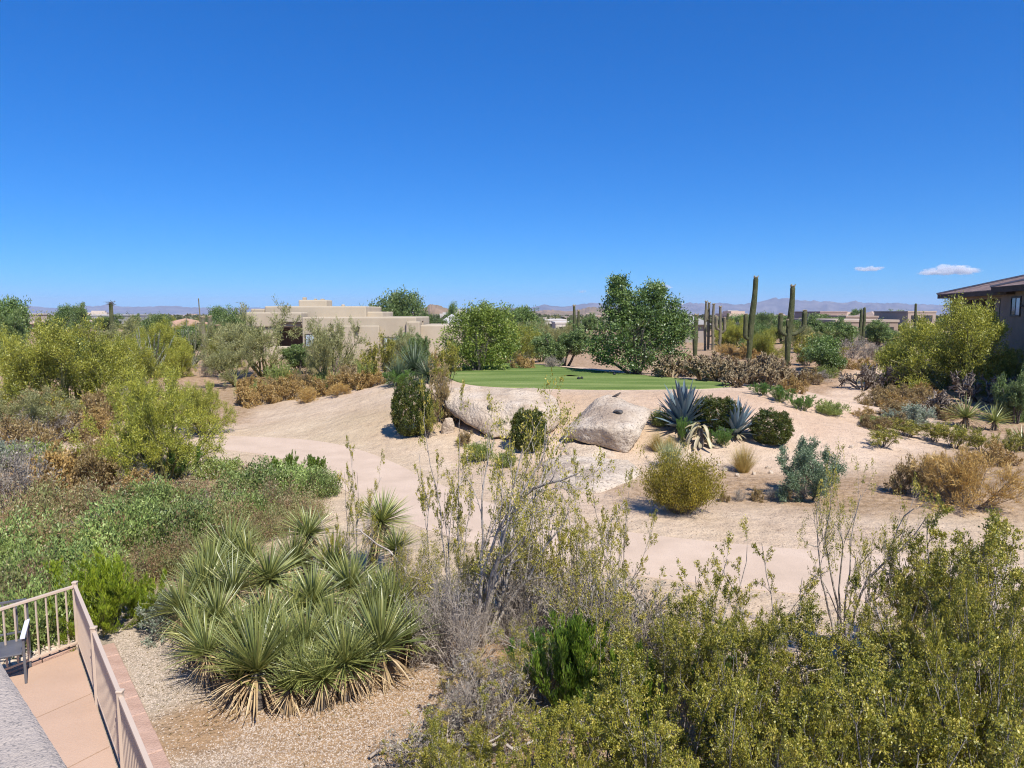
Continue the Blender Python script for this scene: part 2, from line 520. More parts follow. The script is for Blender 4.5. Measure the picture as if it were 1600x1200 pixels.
M['gold'] = leaf_mat('golden_twig', [(.30,.185,.05),(.44,.28,.075),(.56,.37,.11),(.62,.45,.17)], trans=.25, gain=1.1)
M['palegrass'] = leaf_mat('pale_green_blade', [(.20,.23,.10),(.28,.31,.15),(.36,.38,.20)], trans=.3, gain=1.3)
M['bark_grey'] = surf_mat('grey_bark', [(.15,.135,.125),(.30,.275,.255),(.42,.39,.365)], scale=9, bump=.5, bump_scale=40)
M['bark_pale'] = surf_mat('pale_bark', [(.27,.225,.185), (.42,.365,.31), (.54,.485,.425)], scale=9, bump=.5, bump_scale=40)
M['creosote_gold'] = leaf_mat('golden_creosote_leaf', [(.10,.105,.012),(.18,.175,.018),(.27,.245,.03),(.36,.30,.05),(.46,.38,.10)], trans=.35, gain=1.5)
M['bark_dark'] = surf_mat('dark_bark', [(.055,.045,.038),(.12,.10,.085),(.19,.165,.14)], scale=9, bump=.4, bump_scale=40)
M['bark_palo'] = surf_mat('palo_verde_bark', [(.11,.115,.045),(.20,.20,.075),(.27,.26,.12)], scale=4)
M['twig_tan'] = surf_mat('tan_twig', [(.20,.15,.10),(.33,.26,.18)], scale=9)
M['twig_dead'] = surf_mat('dead_twig', [(.25,.205,.165),(.41,.35,.295),(.54,.475,.41)], scale=6)
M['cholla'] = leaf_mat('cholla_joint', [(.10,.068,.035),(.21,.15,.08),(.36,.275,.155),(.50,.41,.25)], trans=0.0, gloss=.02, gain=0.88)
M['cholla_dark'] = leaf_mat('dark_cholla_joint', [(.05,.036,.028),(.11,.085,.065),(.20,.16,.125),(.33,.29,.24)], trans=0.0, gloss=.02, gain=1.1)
M['saguaro'] = surf_mat('saguaro_skin', [(.045,.056,.022),(.07,.082,.033),(.105,.105,.05)], scale=2.2, detail=6, speck=(26, (.30,.26,.18), .5))
M['saguaro_grey'] = surf_mat('weathered_saguaro_skin', [(.10,.095,.06),(.16,.145,.095),(.22,.19,.135)], scale=2.2, detail=6, speck=(26, (.32,.28,.22), .5))
M['cactus_tip'] = surf_mat('pale_cactus_tip', [(.33,.28,.17),(.45,.38,.25)], scale=8)
M['ocotillo'] = surf_mat('ocotillo_wand', [(.20,.195,.16),(.30,.29,.235)], scale=9)

# ------------------------------------------------------------------ plant prototypes: {kind: [[(part name, mesh, parent part)], height, width]}
PROTO = {}
def measure(V):
    z = np.percentile(V[:, 2], 99.3)
    r = np.percentile(np.hypot(V[:, 0], V[:, 1]), 97)
    return z, 2*r

def reg(kind, parts, V):
    h, w = measure(V)
    PROTO.setdefault(kind, []).append((parts, h, w))

def shrub(kind, seed, leafmat, barkmat, st, levels, nleaf, l, w, names=('stems', 'foliage'), leaf_levels=2, sides=4, **lk):
    rng = np.random.default_rng(seed)
    pts, rr = stems(rng, **st)
    sets = [(pts, rr)]
    for lv in levels:
        pts, rr = kids(rng, sets[-1][0], sets[-1][1], **lv)
        sets.append((pts, rr))
    v, q = tubes(sets, sides)
    bm = mesh_np(kind + '_' + names[0], v, q, M[barkmat], smooth=True)
    lv_, lq, lt = leaves_on(rng, sets[-leaf_levels:], nleaf, l, w, **lk)
    lm = mesh_np(kind + '_' + names[1], lv_, lq, M[leafmat], tint=lt)
    reg(kind, [(names[0], bm), (names[1], lm)], np.concatenate([v, lv_]))

for s_ in range(4):      # foreground creosote, leafy
    shrub('creosote', 100+s_, 'creosote', 'bark_grey',
          dict(N=13, base_r=.16, L=2.3, sp0=6, sp1=38, n=8, gn=.10, up=.03, r0=.018, r1=.006),
          [dict(k=6, t0=.2, ang=34, L=.85, n=6, gn=.13, up=.05, rk=.6), dict(k=6, t0=.15, ang=42, L=.36, n=4, gn=.16, up=.05, rk=.62), dict(k=3, t0=.15, ang=42, L=.16, n=3, gn=.15, up=.04, rk=.7)],
          42000, .034, .018, off=.016, leaf_levels=2, t0=.15, fwd=.5, up=.15)
for s_ in range(3):      # airy creosote with grey stems showing
    shrub('creosote_mid', 110+s_, 'creosote_gold', 'bark_pale',
          dict(N=13, base_r=.16, L=2.3, sp0=6, sp1=46, n=8, gn=.14, up=.03, r0=.017, r1=.006),
          [dict(k=6, t0=.2, ang=38, L=.85, n=6, gn=.16, up=.04, rk=.6), dict(k=5, t0=.15, ang=44, L=.34, n=4, gn=.18, up=.04, rk=.62), dict(k=3, t0=.15, ang=42, L=.15, n=3, gn=.15, up=.04, rk=.7)],
          10000, .036, .019, off=.018, leaf_levels=2, t0=.25, fwd=.5, up=.15)
for s_ in range(3):      # thin open creosote with few leaves
    shrub('creosote_open', 120+s_, 'creosote_dry' if s_ == 1 else 'creosote_gold', 'bark_pale',
          dict(N=6, base_r=.10, L=2.5, sp0=5, sp1=44, n=9, gn=.21, up=.05, r0=.019, r1=.006),
          [dict(k=6, t0=.25, ang=34, L=.75, n=6, gn=.16, up=.05, rk=.6), dict(k=4, t0=.2, ang=44, L=.28, n=4, gn=.18, up=.05, rk=.62)],
          6500, .036, .019, off=.016, leaf_levels=2, t0=.35, fwd=.5, up=.15)
# the tall grey-trunked creosote in the middle
shrub('creosote_tall', 140, 'creosote_gold', 'bark_pale',
      dict(N=7, base_r=.12, L=3.4, sp0=4, sp1=44, n=11, gn=.2, up=.05, r0=.04, r1=.008, lvar=.4),
      [dict(k=7, t0=.22, ang=36, L=1.15, n=7, gn=.16, up=.04, rk=.5), dict(k=5, t0=.2, ang=44, L=.42, n=4, gn=.18, up=.05, rk=.6), dict(k=2, t0=.2, ang=44, L=.2, n=3, gn=.15, up=.04, rk=.7)],
      8500, .036, .019, off=.02, leaf_levels=2, t0=.45, fwd=.5, up=.15, sides=5)
for s_ in range(1):
    shrub('olive_spray', 150+s_, 'olive', 'bark_grey',
          dict(N=40, base_r=.14, L=1.25, sp0=4, sp1=74, n=6, gn=.05, up=.04, r0=.014, r1=.005, lvar=.12),
          [dict(k=6, t0=.35, ang=24, L=.5, n=4, gn=.1, up=.06, rk=.55), dict(k=5, t0=.2, ang=30, L=.24, n=3, gn=.12, up=.06, rk=.6)],
          30000, .045, .018, off=.02, leaf_levels=2, fwd=.8, rnd=.4, up=.3, clump=.4)
for s_ in range(3):      # far creosote, larger leaf clumps
    shrub('creosote_far', 160+s_, 'creosote', 'bark_dark',
          dict(N=11, base_r=.15, L=1.7, sp0=6, sp1=46, n=5, gn=.1, up=.03, r0=.018, r1=.006),
          [dict(k=6, t0=.2, ang=36, L=.7, n=4, gn=.13, up=.04, rk=.6), dict(k=4, t0=.15, ang=42, L=.3, n=3, gn=.16, up=.03, rk=.62)],
          6500, .07, .034, off=.035, leaf_levels=2, t0=.15, fwd=.5, up=.2)
for s_ in range(3):      # palo verde
    shrub('palo', 200+s_, 'palo', 'bark_palo',
          dict(N=13, base_r=.12, L=2.3, sp0=14, sp1=88, n=7, gn=.12, up=.05, r0=.05, r1=.02, lvar=.15),
          [dict(k=6, t0=.12, ang=42, L=1.4, n=6, gn=.15, up=.02, rk=.55), dict(k=6, t0=.2, ang=42, L=.75, n=4, gn=.15, up=.05, rk=.5), dict(k=5, t0=.1, ang=36, L=.42, n=3, gn=.12, up=.04, rk=.5)],
          48000, .085, .028, names=('trunk', 'crown'), off=.07, leaf_levels=2, fwd=.5, rnd=.65, up=.2)
for s_ in range(2):      # grey thin palo verde with visible branches
    shrub('palo_thin', 210+s_, 'palo_grey', 'bark_palo',
          dict(N=8, base_r=.14, L=2.4, sp0=10, sp1=52, n=7, gn=.12, up=.05, r0=.06, r1=.02),
          [dict(k=5, t0=.25, ang=38, L=1.3, n=5, gn=.14, up=.05, rk=.55), dict(k=5, t0=.2, ang=40, L=.7, n=4, gn=.14, up=.05, rk=.55), dict(k=4, t0=.1, ang=34, L=.42, n=3, gn=.1, up=.04, rk=.6)],
          15000, .12, .024, names=('trunk', 'crown'), off=.05, leaf_levels=2, fwd=.8, rnd=.45, up=.2)
# the near palo verde: upright sprays of fine leaves
shrub('palo_near', 220, 'palo', 'bark_palo',
      dict(N=16, base_r=.2, L=2.1, sp0=8, sp1=86, n=8, gn=.12, up=.05, r0=.04, r1=.013, lvar=.2),
      [dict(k=6, t0=.2, ang=38, L=1.1, n=6, gn=.14, up=.06, rk=.55), dict(k=6, t0=.15, ang=38, L=.5, n=4, gn=.14, up=.05, rk=.55), dict(k=4, t0=.1, ang=34, L=.26, n=3, gn=.1, up=.05, rk=.6)],
      56000, .06, .016, names=('trunk', 'crown'), off=.035, leaf_levels=2, fwd=.6, rnd=.6, up=.25)
for s_ in range(3):      # mesquite
    shrub('mesquite', 230+s_, 'mesquite', 'bark_dark',
          dict(N=5, base_r=.15, L=2.5, sp0=15, sp1=55, n=7, gn=.14, up=.05, r0=.09, r1=.03),
          [dict(k=6, t0=.25, ang=42, L=1.4, n=5, gn=.16, up=.03, rk=.5), dict(k=6, t0=.2, ang=44, L=.75, n=4, gn=.16, up=.0, rk=.5), dict(k=4, t0=.1, ang=40, L=.4, n=3, gn=.15, up=-.03, rk=.5)],
          20000, .12, .055, names=('trunk', 'crown'), off=.07, leaf_levels=2, fwd=.5, rnd=.6, up=.1)
shrub('mesquite_bush', 240, 'mesquite_blue', 'bark_dark',
      dict(N=8, base_r=.12, L=1.4, sp0=10, sp1=60, n=6, gn=.14, up=.03, r0=.03, r1=.01),
      [dict(k=6, t0=.2, ang=42, L=.8, n=5, gn=.15, up=.02, rk=.5), dict(k=6, t0=.15, ang=44, L=.36, n=4, gn=.15, up=.0, rk=.55)],
      26000, .055, .022, off=.04, leaf_levels=2, fwd=.4, rnd=.7, up=.1)
# dense broad-leaved trees behind the green
def dense_tree(kind, seed, leafmat, lobes, nleaf, l, w, barkmat='bark_dark', top=4.6):
    rng = np.random.default_rng(seed)
    pts, rr = stems(rng, N=7, base_r=.3, L=top*.62, sp0=4, sp1=42, n=7, gn=.1, up=.05, r0=.09, r1=.03)
    sets = [(pts, rr)]
    for lv in [dict(k=5, t0=.3, ang=36, L=top*.3, n=5, gn=.14, up=.04, rk=.5), dict(k=4, t0=.2, ang=42, L=top*.14, n=3, gn=.14, up=.03, rk=.5)]:
        sets.append(kids(rng, sets[-1][0], sets[-1][1], **lv))
    v, q = tubes(sets, 4)
    bm = mesh_np(kind + '_trunk', v, q, M[barkmat], smooth=True)
    C = []; T = []
    per = nleaf // len(lobes)
    for (x, y, z, r, rz) in lobes:
        nc = 46
        d = norm(rng.normal(0, 1, (nc, 3))); rad_ = rng.uniform(.35, 1.0, nc)**.6*(1 + rng.normal(0, .13, nc))
        cc = np.array([x, y, z]) + d*rad_[:, None]*np.array([r, r, rz])
        ci = rng.integers(0, nc, per)
        C.append(cc[ci] + rng.normal(0, .17, (per, 3))*np.array([1, 1, .85])); T.append(rng.uniform(0, 1, nc)[ci])
    C = np.concatenate(C); T = np.concatenate(T)
    keep = C[:, 2] > .1; C = C[keep]; T = T[keep]
    D = rng.normal(0, .7, C.shape) + np.array([0, 0, .1]) + norm(C - np.array([0, 0, top*.4]))*.5
    lv_, lq = kites(rng, C, D, l, w, .3)
    lm = mesh_np(kind + '_crown', lv_, lq, M[leafmat], tint=np.clip(T*.6 + rng.uniform(0, .4, len(C)), 0, 1))
    reg(kind, [('trunk', bm), ('crown', lm)], lv_)

dense_tree('dark_tree', 300, 'tree_dark',
           [(-1.25,0,2.1,1.15,1.0),(-1.05,.2,3.5,.75,.8),(-.95,0,4.35,.50,.6),(0.1,-.2,2.3,1.2,1.2),(.35,0,3.5,.9,.9),(.9,.1,4.1,.5,.55),(1.35,0,2.2,1.1,1.0),(1.55,-.1,3.2,.8,.75),(2.15,.1,2.4,.75,.8),(-1.75,.2,1.2,.9,.9),(.2,-.3,1.0,1.3,.9),(1.5,0,1.0,1.1,.85),(0,.9,2.6,1.2,1.2)],
           30000, .15, .075, top=4.6)
dense_tree('light_tree', 310, 'tree_light',
           [(-.9,0,1.6,.95,.9),(-.5,0,2.6,.8,.7),(.2,-.1,3.1,.8,.65),(1.0,0,2.7,.8,.75),(1.4,0,1.8,.8,.9),(.2,-.2,1.5,1.0,1.0),(.3,.6,2.2,1.0,1.0),(-.8,0,.8,.8,.7),(.9,0,.8,.9,.7)],
           20000, .13, .065, top=3.6)
for s_ in range(2):
    rngl = np.random.default_rng(320+s_)
    lob = [(rngl.normal(0, 1.0), rngl.normal(0, .8), 1.5+rngl.uniform(-.5, 1.2), rngl.uniform(.7, 1.1), rngl.uniform(.6, .9)) for _ in range(9)]
    dense_tree('far_tree', 330+s_, 'tree_dark' if s_ else 'mesquite', lob, 11000, .17, .09, top=3.0)

def dome(kind, seed, leafmat, barkmat, N, ncl, rx, rz, cs, l, w, names=('stems', 'foliage'), ntw=40, **k):
    rng = np.random.default_rng(seed)
    v, q, t, cc = dome_leaves(rng, N, ncl, rx, rz, cs, l, w, **k)
    lm = mesh_np(kind + '_' + names[1], v, q, M[leafmat], tint=t)
    sel = cc[rng.integers(0, len(cc), ntw)]
    P = np.stack([rng.normal(0, rx*.1, ntw), rng.normal(0, rx*.1, ntw), np.full(ntw, -.06)], 1)
    ts = np.linspace(0, 1, 5)[None, :, None]
    pts = P[:, None]*(1-ts) + sel[:, None]*ts + rng.normal(0, .02*rx, (ntw, 5, 3))*ts
    tv, tq = tubes([(pts, np.linspace(.012, .004, 5)[None].repeat(ntw, 0)*max(rx, .4))], 3)
    bm = mesh_np(kind + '_' + names[0], tv, tq, M[barkmat], smooth=True)
    reg(kind, [(names[0], bm), (names[1], lm)], v)

for s_ in range(2):
    dome('creosote_round', 405+s_, 'olive', 'twig_tan', 24000, 420, .95, .92, .075, .055, .022, jag=.17, inner=.35, zc=.2, up=.7, out=.6, flat=.2, ntw=150)
    dome('clipped', 400+s_, 'clipped', 'bark_dark', 26000, 420, .8, 1.7, .05, .075, .036, jag=.05, inner=.72, zc=.0, up=.5, out=.8, flat=.2)
for s_ in range(3):
    dome('brittle', 410+s_, 'brittle', 'twig_tan', 7500, 150, .85, .62, .085, .075, .034, jag=.16, inner=.3, up=.5, flat=.3, clump=.7, ntw=70)
for s_ in range(2):
    dome('brittle_dry', 420+s_, 'brittle_dry', 'twig_tan', 7500, 150, .85, .5, .09, .06, .020, jag=.18, inner=.3, up=.4, clump=.7, ntw=90)
for s_ in range(2):
    dome('low_green', 430+s_, 'low_green', 'twig_tan', 4200, 110, .6, .5, .06, .09, .030, jag=.15, inner=.3, up=.7)

def twiggy(kind, seed, leafmat, barkmat, N, L, sp, nleaf, l, w, k1=6, k2=5, names=('stems', 'foliage'), up=.02, gn=.12, lf=None, r0=.010, **kw):
    shrub(kind, seed, leafmat, barkmat, dict(N=N, base_r=.12, L=L, sp0=3, sp1=sp, n=5, gn=gn, up=up, r0=r0, r1=r0*.45),
          [dict(k=k1, t0=.2, ang=34, L=L*.5, n=4, gn=.14, up=up, rk=.6), dict(k=k2, t0=.1, ang=40, L=L*.25, n=3, gn=.14, up=up, rk=.65)],
          nleaf, l, w, names=names, off=.02, leaf_levels=2, **(lf or {}))
for s_ in range(3):
    twiggy('bursage', 500+s_, 'bursage', 'twig_tan', 14, .62, 72, 5500, .06, .022)
    twiggy('brown', 510+s_, 'brown', 'twig_tan', 14, .62, 72, 4500, .06, .020)
for s_ in range(2):
    twiggy('grey', 520+s_, 'grey', 'twig_dead', 20, .9, 74, 2600, .06, .018, r0=.012)
    twiggy('sage', 530+s_, 'sage', 'twig_dead', 16, .75, 74, 5200, .055, .022)
    twiggy('gold', 540+s_, 'gold', 'twig_tan', 34, 1.05, 78, 15000, .085, .010, up=.03, gn=.05, lf=dict(fwd=1.2, rnd=.3, up=.2))
    twiggy('dead_broom', 550+s_, 'grey', 'twig_dead', 34, 1.0, 88, 900, .04, .01, k1=9, k2=6, up=-.10, gn=.09, r0=.012)
def broom(kind, seed, leafmat, N, L, sp, nleaf, l, w):
    shrub(kind, seed, leafmat, 'bark_palo', dict(N=N, base_r=.14, L=L, sp0=0, sp1=sp, n=6, gn=.06, up=.05, r0=.012, r1=.004),
          [dict(k=7, t0=.15, ang=24, L=L*.42, n=4, gn=.08, up=.10, rk=.6), dict(k=4, t0=.1, ang=24, L=L*.2, n=3, gn=.08, up=.12, rk=.6)],
          nleaf, l, w, off=.012, leaf_levels=2, fwd=1.0, rnd=.3, up=.5, clump=.75)
for s_ in range(2):
    broom('broom', 600+s_, 'broom', 18, 1.15, 40, 15000, .055, .010)
    broom('lime', 620+s_, 'lime', 26, 1.0, 74, 26000, .055, .013)
    broom('bright', 610+s_, 'bright', 24, 1.0, 62, 21000, .06, .012)

def grass(kind, seed, mat_, N, L, W, sp, name='blades', base_r=.1, droop=.5):
    rng = np.random.default_rng(seed)
    a = rng.uniform(0, 2*math.pi, N); t = np.radians(sp)*rng.uniform(0, 1, N)**.7
    D = np.stack([np.sin(t)*np.cos(a), np.sin(t)*np.sin(a), np.cos(t)], 1)
    b = np.stack([np.cos(a)*base_r*t/np.radians(sp), np.sin(a)*base_r*t/np.radians(sp), np.full(N, -.03)], 1) + rng.normal(0, base_r*.25, (N, 3))*np.array([1, 1, 0])
    v, q = straps(rng, b, D, L*rng.uniform(.6, 1.05, N), np.full(N, W), droop*rng.uniform(.3, 1, N), seg=4)
    lm = mesh_np(kind + '_blades', v, q, M[mat_], tint=strap_tint(rng.uniform(0, 1, N), 4))
    reg(kind, [(name, lm)], v)
grass('straw', 700, 'straw', 900, .75, .010, 50, droop=.6)
grass('straw', 701, 'straw', 800, .75, .010, 56, droop=.7)
grass('palegrass', 702, 'palegrass', 420, .8, .016, 34, droop=.3)

def rosette(kind, seed, N,  L, W, ndead, zhead, tmax, live='yucca', dead='yucca_dry', trunk=True, droop=.25, seg=5):
    rng = np.random.default_rng(seed)
    a = np.arange(N)*2.39996 + rng.normal(0, .15, N)
    t = np.radians(tmax)*np.sqrt((np.arange(N)+.5)/N) + rng.normal(0, .05, N)
    D = np.stack([np.sin(t)*np.cos(a), np.sin(t)*np.sin(a), np.cos(t)], 1)
    b = np.array([0, 0, zhead]) + D*.05
    v, q = straps(rng, b, D, L*rng.uniform(.8, 1.08, N), W*rng.uniform(.8, 1.1, N), droop*rng.uniform(.2, 1.2, N)*(t/np.radians(tmax)), seg=seg, taper=.55)
    tint = np.clip(.25 + .5*rng.uniform(0, 1, N) + .25*(rng.uniform(0, 1, N) > .8), 0, 1)
    parts = [('leaves', mesh_np(kind + '_leaves', v, q, M[live], tint=strap_tint(tint, seg)))]
    allv = v
    if ndead:
        a = rng.uniform(0, 2*math.pi, ndead); t = np.radians(rng.uniform(tmax*.92, 150, ndead))
        D = np.stack([np.sin(t)*np.cos(a), np.sin(t)*np.sin(a), np.cos(t)], 1)
        b = np.array([0, 0, 1.0])*(zhead - rng.uniform(0, .25, ndead)*zhead)[:, None] + D*.04
        dv, dq = straps(rng, b, D, L*.85*rng.uniform(.6, 1.05, ndead), W*.85*np.ones(ndead), .9*rng.uniform(.4, 1.2, ndead), seg=seg, taper=.55)
        dv[:, 2] = np.maximum(dv[:, 2], -.02 + .04*rng.uniform(0, 1, len(dv)))
        parts.append(('dead_leaves', mesh_np(kind + '_dead_leaves', dv, dq, M[dead], tint=strap_tint(rng.uniform(0, 1, ndead), seg))))
    if trunk:
        pts = np.array([[[0, 0, -.15], [.01, 0, zhead*.5], [0, .01, zhead]]]); 
        tv, tq = tubes([(pts, np.array([[.09, .085, .06]]))], 8)
        parts.append(('trunk', mesh_np(kind + '_trunk', tv, tq, M['bark_dark'], smooth=True)))
    reg(kind, parts, allv)
for s_ in range(4):
    rosette('yucca', 800+s_, 190, .56, .025, 90, [.32, .45, .28, .4][s_], [74, 80, 70, 84][s_], droop=.35)
rosette('yucca_tall', 810, 200, .58, .025, 170, .95, 80)
rosette('yucca_tall', 811, 190, .58, .025, 170, .85, 84)
for s_ in range(2):
    rosette('yucca_dark', 820+s_, 320, 1.0, .036, 6, [.45, .3][s_], 112, live='yucca_far', trunk=False)
rosette('yucca_low', 830, 90, .7, .045, 24, .3, 92, live='yucca')
rosette('palm', 840, 34, 1.6, .34, 12, 4.6, 115, live='tree_dark', droop=1.0)

def agave(kind, seed, N, L, W, tmax):
    rng = np.random.default_rng(seed)
    a = np.arange(N)*2.39996 + rng.normal(0, .1, N)
    u = (np.arange(N)+.5)/N
    t = np.radians(6 + (tmax-6)*u) + rng.normal(0, .05, N)
    D = np.stack([np.sin(t)*np.cos(a), np.sin(t)*np.sin(a), np.cos(t)], 1)
    b = np.array([0, 0, .18]) + D*.12 - np.array([0, 0, .12])*u[:, None]
    seg = 8
    wst = ([0, .15, .45, .7, .9, 1], [.85, .8, 1.0, .72, .28, .015])
    v, q = straps(rng, b, D, L*rng.uniform(.85, 1.08, N)*(1 - .12*u), np.full(N, W), rng.normal(.12, .22, N)*u*1.6, seg=seg, fold=.22, waist=wst)
    lm = mesh_np(kind + '_leaves', v, q, M['agave'], tint=strap_tint(rng.uniform(0, 1, N), seg), smooth=True)
    nd = 16; a = rng.uniform(0, 2*math.pi, nd); t = np.radians(rng.uniform(85, 112, nd))
    D = np.stack([np.sin(t)*np.cos(a), np.sin(t)*np.sin(a), np.cos(t)], 1)
    dv, dq = straps(rng, np.array([0, 0, .16]) + D*.05, D, L*.6*rng.uniform(.7, 1, nd), np.full(nd, W*.5), .6*rng.uniform(.3, 1, nd), seg=seg, waist=wst)
    dv[:, 2] = np.maximum(dv[:, 2], .01)
    dm = mesh_np(kind + '_dead_leaves', dv, dq, M['agave_dead'], tint=strap_tint(rng.uniform(0, 1, nd), seg), smooth=True)
    reg(kind, [('leaves', lm), ('dead_leaves', dm)], v)
agave('agave', 850, 84, 1.35, .18, 86)
agave('agave', 851, 62, 1.25, .16, 74)
def agave_dead(seed):
    rng = np.random.default_rng(seed); N = 24; seg = 8
    a = rng.uniform(0, 2*math.pi, N); t = np.radians(rng.uniform(60, 100, N))
    D = np.stack([np.sin(t)*np.cos(a), np.sin(t)*np.sin(a), np.cos(t)], 1)
    wst = ([0, .2, .5, .8, 1], [.8, .9, 1.0, .5, .03])
    v, q = straps(rng, np.array([0, 0, 1.0])*rng.uniform(.12, .6, N)[:, None] + D*.1, D, rng.uniform(.7, 1.4, N), np.full(N, .17), rng.uniform(.8, 3.2, N), seg=seg, fold=.2, waist=wst)
    v[:, 2] = np.maximum(v[:, 2], .01)
    lm = mesh_np('dead_agave_leaves', v, q, M['agave_dead'], tint=strap_tint(rng.uniform(0, 1, N), seg), smooth=True)
    tv, tq = tubes([(np.array([[[0, 0, -.1], [0, 0, .25], [0, 0, .5]]]), np.array([[.2, .19, .1]]))], 8)
    tm = mesh_np('dead_agave_trunk', tv, tq, M['bark_dark'], smooth=True)
    reg('agave_dead', [('leaves', lm), ('trunk', tm)], v)
agave_dead(855)

def cholla(kind, seed, matn, N, L, r):
    rng = np.random.default_rng(seed)
    sets = [stems(rng, N=N, base_r=.15, L=L, sp0=10, sp1=60, n=4, gn=.14, up=.02, r0=r*1.25, r1=r)]
    for lv in [dict(k=4, t0=.3, ang=48, L=L*.55, n=3, gn=.14, up=.06, rk=.95, taper=.85), dict(k=5, t0=.2, ang=50, L=L*.3, n=2, gn=.12, up=.08, rk=.9, taper=.8), dict(k=2, t0=.3, ang=50, L=L*.17, n=2, gn=.1, up=.08, rk=.9, taper=.7)]:
        sets.append(kids(rng, sets[-1][0], sets[-1][1], **lv))
    v, q = tubes(sets, 5)
    v += rng.normal(0, r*.16, v.shape)
    lens = [len(p) for p, _ in sets]; segs = [p.shape[1]-1 for p, _ in sets]
    tint = np.concatenate([np.repeat(np.clip(rng.uniform(0, .75, n) + .08*j, 0, 1), s*5) for j, (n, s) in enumerate(zip(lens, segs))])
    reg(kind, [('joints', mesh_np(kind + '_joints', v, q, M[matn], tint=tint))], v)
for s_ in range(3):
    cholla('cholla', 870+s_, 'cholla', 11, 1.15, .042)
for s_ in range(2):
    cholla('cholla_dark', 880+s_, 'cholla_dark', 9, 1.25, .036)

def ocotillo(seed):
    rng = np.random.default_rng(seed)
    sets = [stems(rng, N=20, base_r=.12, L=3.6, sp0=3, sp1=34, n=8, gn=.05, up=.02, r0=.028, r1=.012)]
    v, q = tubes(sets, 4)
    bm = mesh_np('ocotillo_wands', v, q, M['ocotillo'], smooth=True)
    lv_, lq, lt = leaves_on(rng, sets, 2200, .08, .035, off=.03, t0=.1)
    lm = mesh_np('ocotillo_leaves', lv_, lq, M['mesquite'], tint=lt)
    reg('ocotillo', [('wands', bm), ('foliage', lm)], v)
ocotillo(890); ocotillo(891)
# ------------------------------------------------------------------ the ground: one sheet to the horizon
def axis(lo, hi, step, far, ratio=1.16):
    a = list(np.arange(lo, hi + step/2, step))
    s = step; x = hi; up = []
    while x < far:
        s *= ratio; x += s; up.append(x)
    s = step; x = lo; dn = []
    while x > -far:
        s *= ratio; x -= s; dn.append(x)
    return np.array(dn[::-1] + a + up)

xs = axis(-34, 36, .28, 13500)
ys = axis(3, 60, .24, 13500)
GX, GY = np.meshgrid(xs, ys)
GZ = H(GX, GY)
nx, ny = len(xs), len(ys)
gi = np.arange(nx*ny).reshape(ny, nx)
gq = np.stack([gi[:-1, :-1], gi[:-1, 1:], gi[1:, 1:], gi[1:, :-1]], -1).reshape(-1, 4)
gme = mesh_np('ground', np.stack([GX, GY, GZ], -1).reshape(-1, 3), gq, smooth=True)
d_green = poly_sdf(GX, GY, GREEN); d_path = line_dist(GX, GY, PATH); d_trail = line_dist(GX, GY, TRAIL)
nzz = (fbm(GX/2.2, GY/2.2, 31) - .5)*2.4
sand = np.maximum(1 - sstep(8.0, 10.5, d_green + nzz), 1 - sstep(3.2, 5.2, d_path + nzz))
sand = np.maximum(sand, 1 - sstep(1.5, 3.0, d_trail + nzz*.6))
sand = np.maximum(sand, (1 - sstep(15, 18, GY + nzz))*sstep(-2.0, 1.0, GX + nzz)*.9)
sand = sand*(1 - sstep(-12, -16, GX + nzz*.5)*sstep(28, 31, GY)) if False else sand
behind = sstep(36, 40, GY + nzz)*(1 - (1 - sstep(1.5, 3.0, d_trail + nzz*.6)))
sand = sand*(1 - behind*.8*sstep(1.0, 3.0, d_green))
damp = np.clip((1 - sstep(1.6, 3.6, np.hypot(GX + 1.0, (GY - 8.9)*1.2) + nzz*.5)) + (1 - sstep(.35, .8, np.hypot(GX + 3.9, (GY - 7.9)) + nzz*.15))*.8, 0, 1)
gx_, gy_ = GX - A0[0], GY - A0[1]
gu = gx_*RU[0] + gy_*RU[1]; gw = gx_*(-RU[1]) + gy_*RU[0]
grav = (1 - sstep(4.0, 5.2, np.abs(gw - .4) + nzz*.4))*sstep(-2.6, -1.2, gu + nzz*.3)*(1 - sstep(8, 9.5, gu))*(GY < 14)
bare = np.clip((1 - sstep(3.5, 7.5, d_green + nzz*.8))*sstep(.2, 1.2, d_green)*sstep(31, 29, GY)*(.45 + .9*(fbm(GX/1.1, GY/1.1, 71) - .3)) if False else (1 - sstep(3.5, 7.5, d_green + nzz*.8))*(1 - sstep(28.5, 31.5, GY))*(.30 + .6*(fbm(GX/1.1, GY/1.1, 71) - .25)), 0, 1)
for nm, val in (('sand', sand), ('damp', damp), ('gravel', grav), ('bare', bare)):
    a = gme.attributes.new(nm, 'FLOAT', 'POINT'); a.data.foreach_set('value', val.ravel().astype(np.float32))

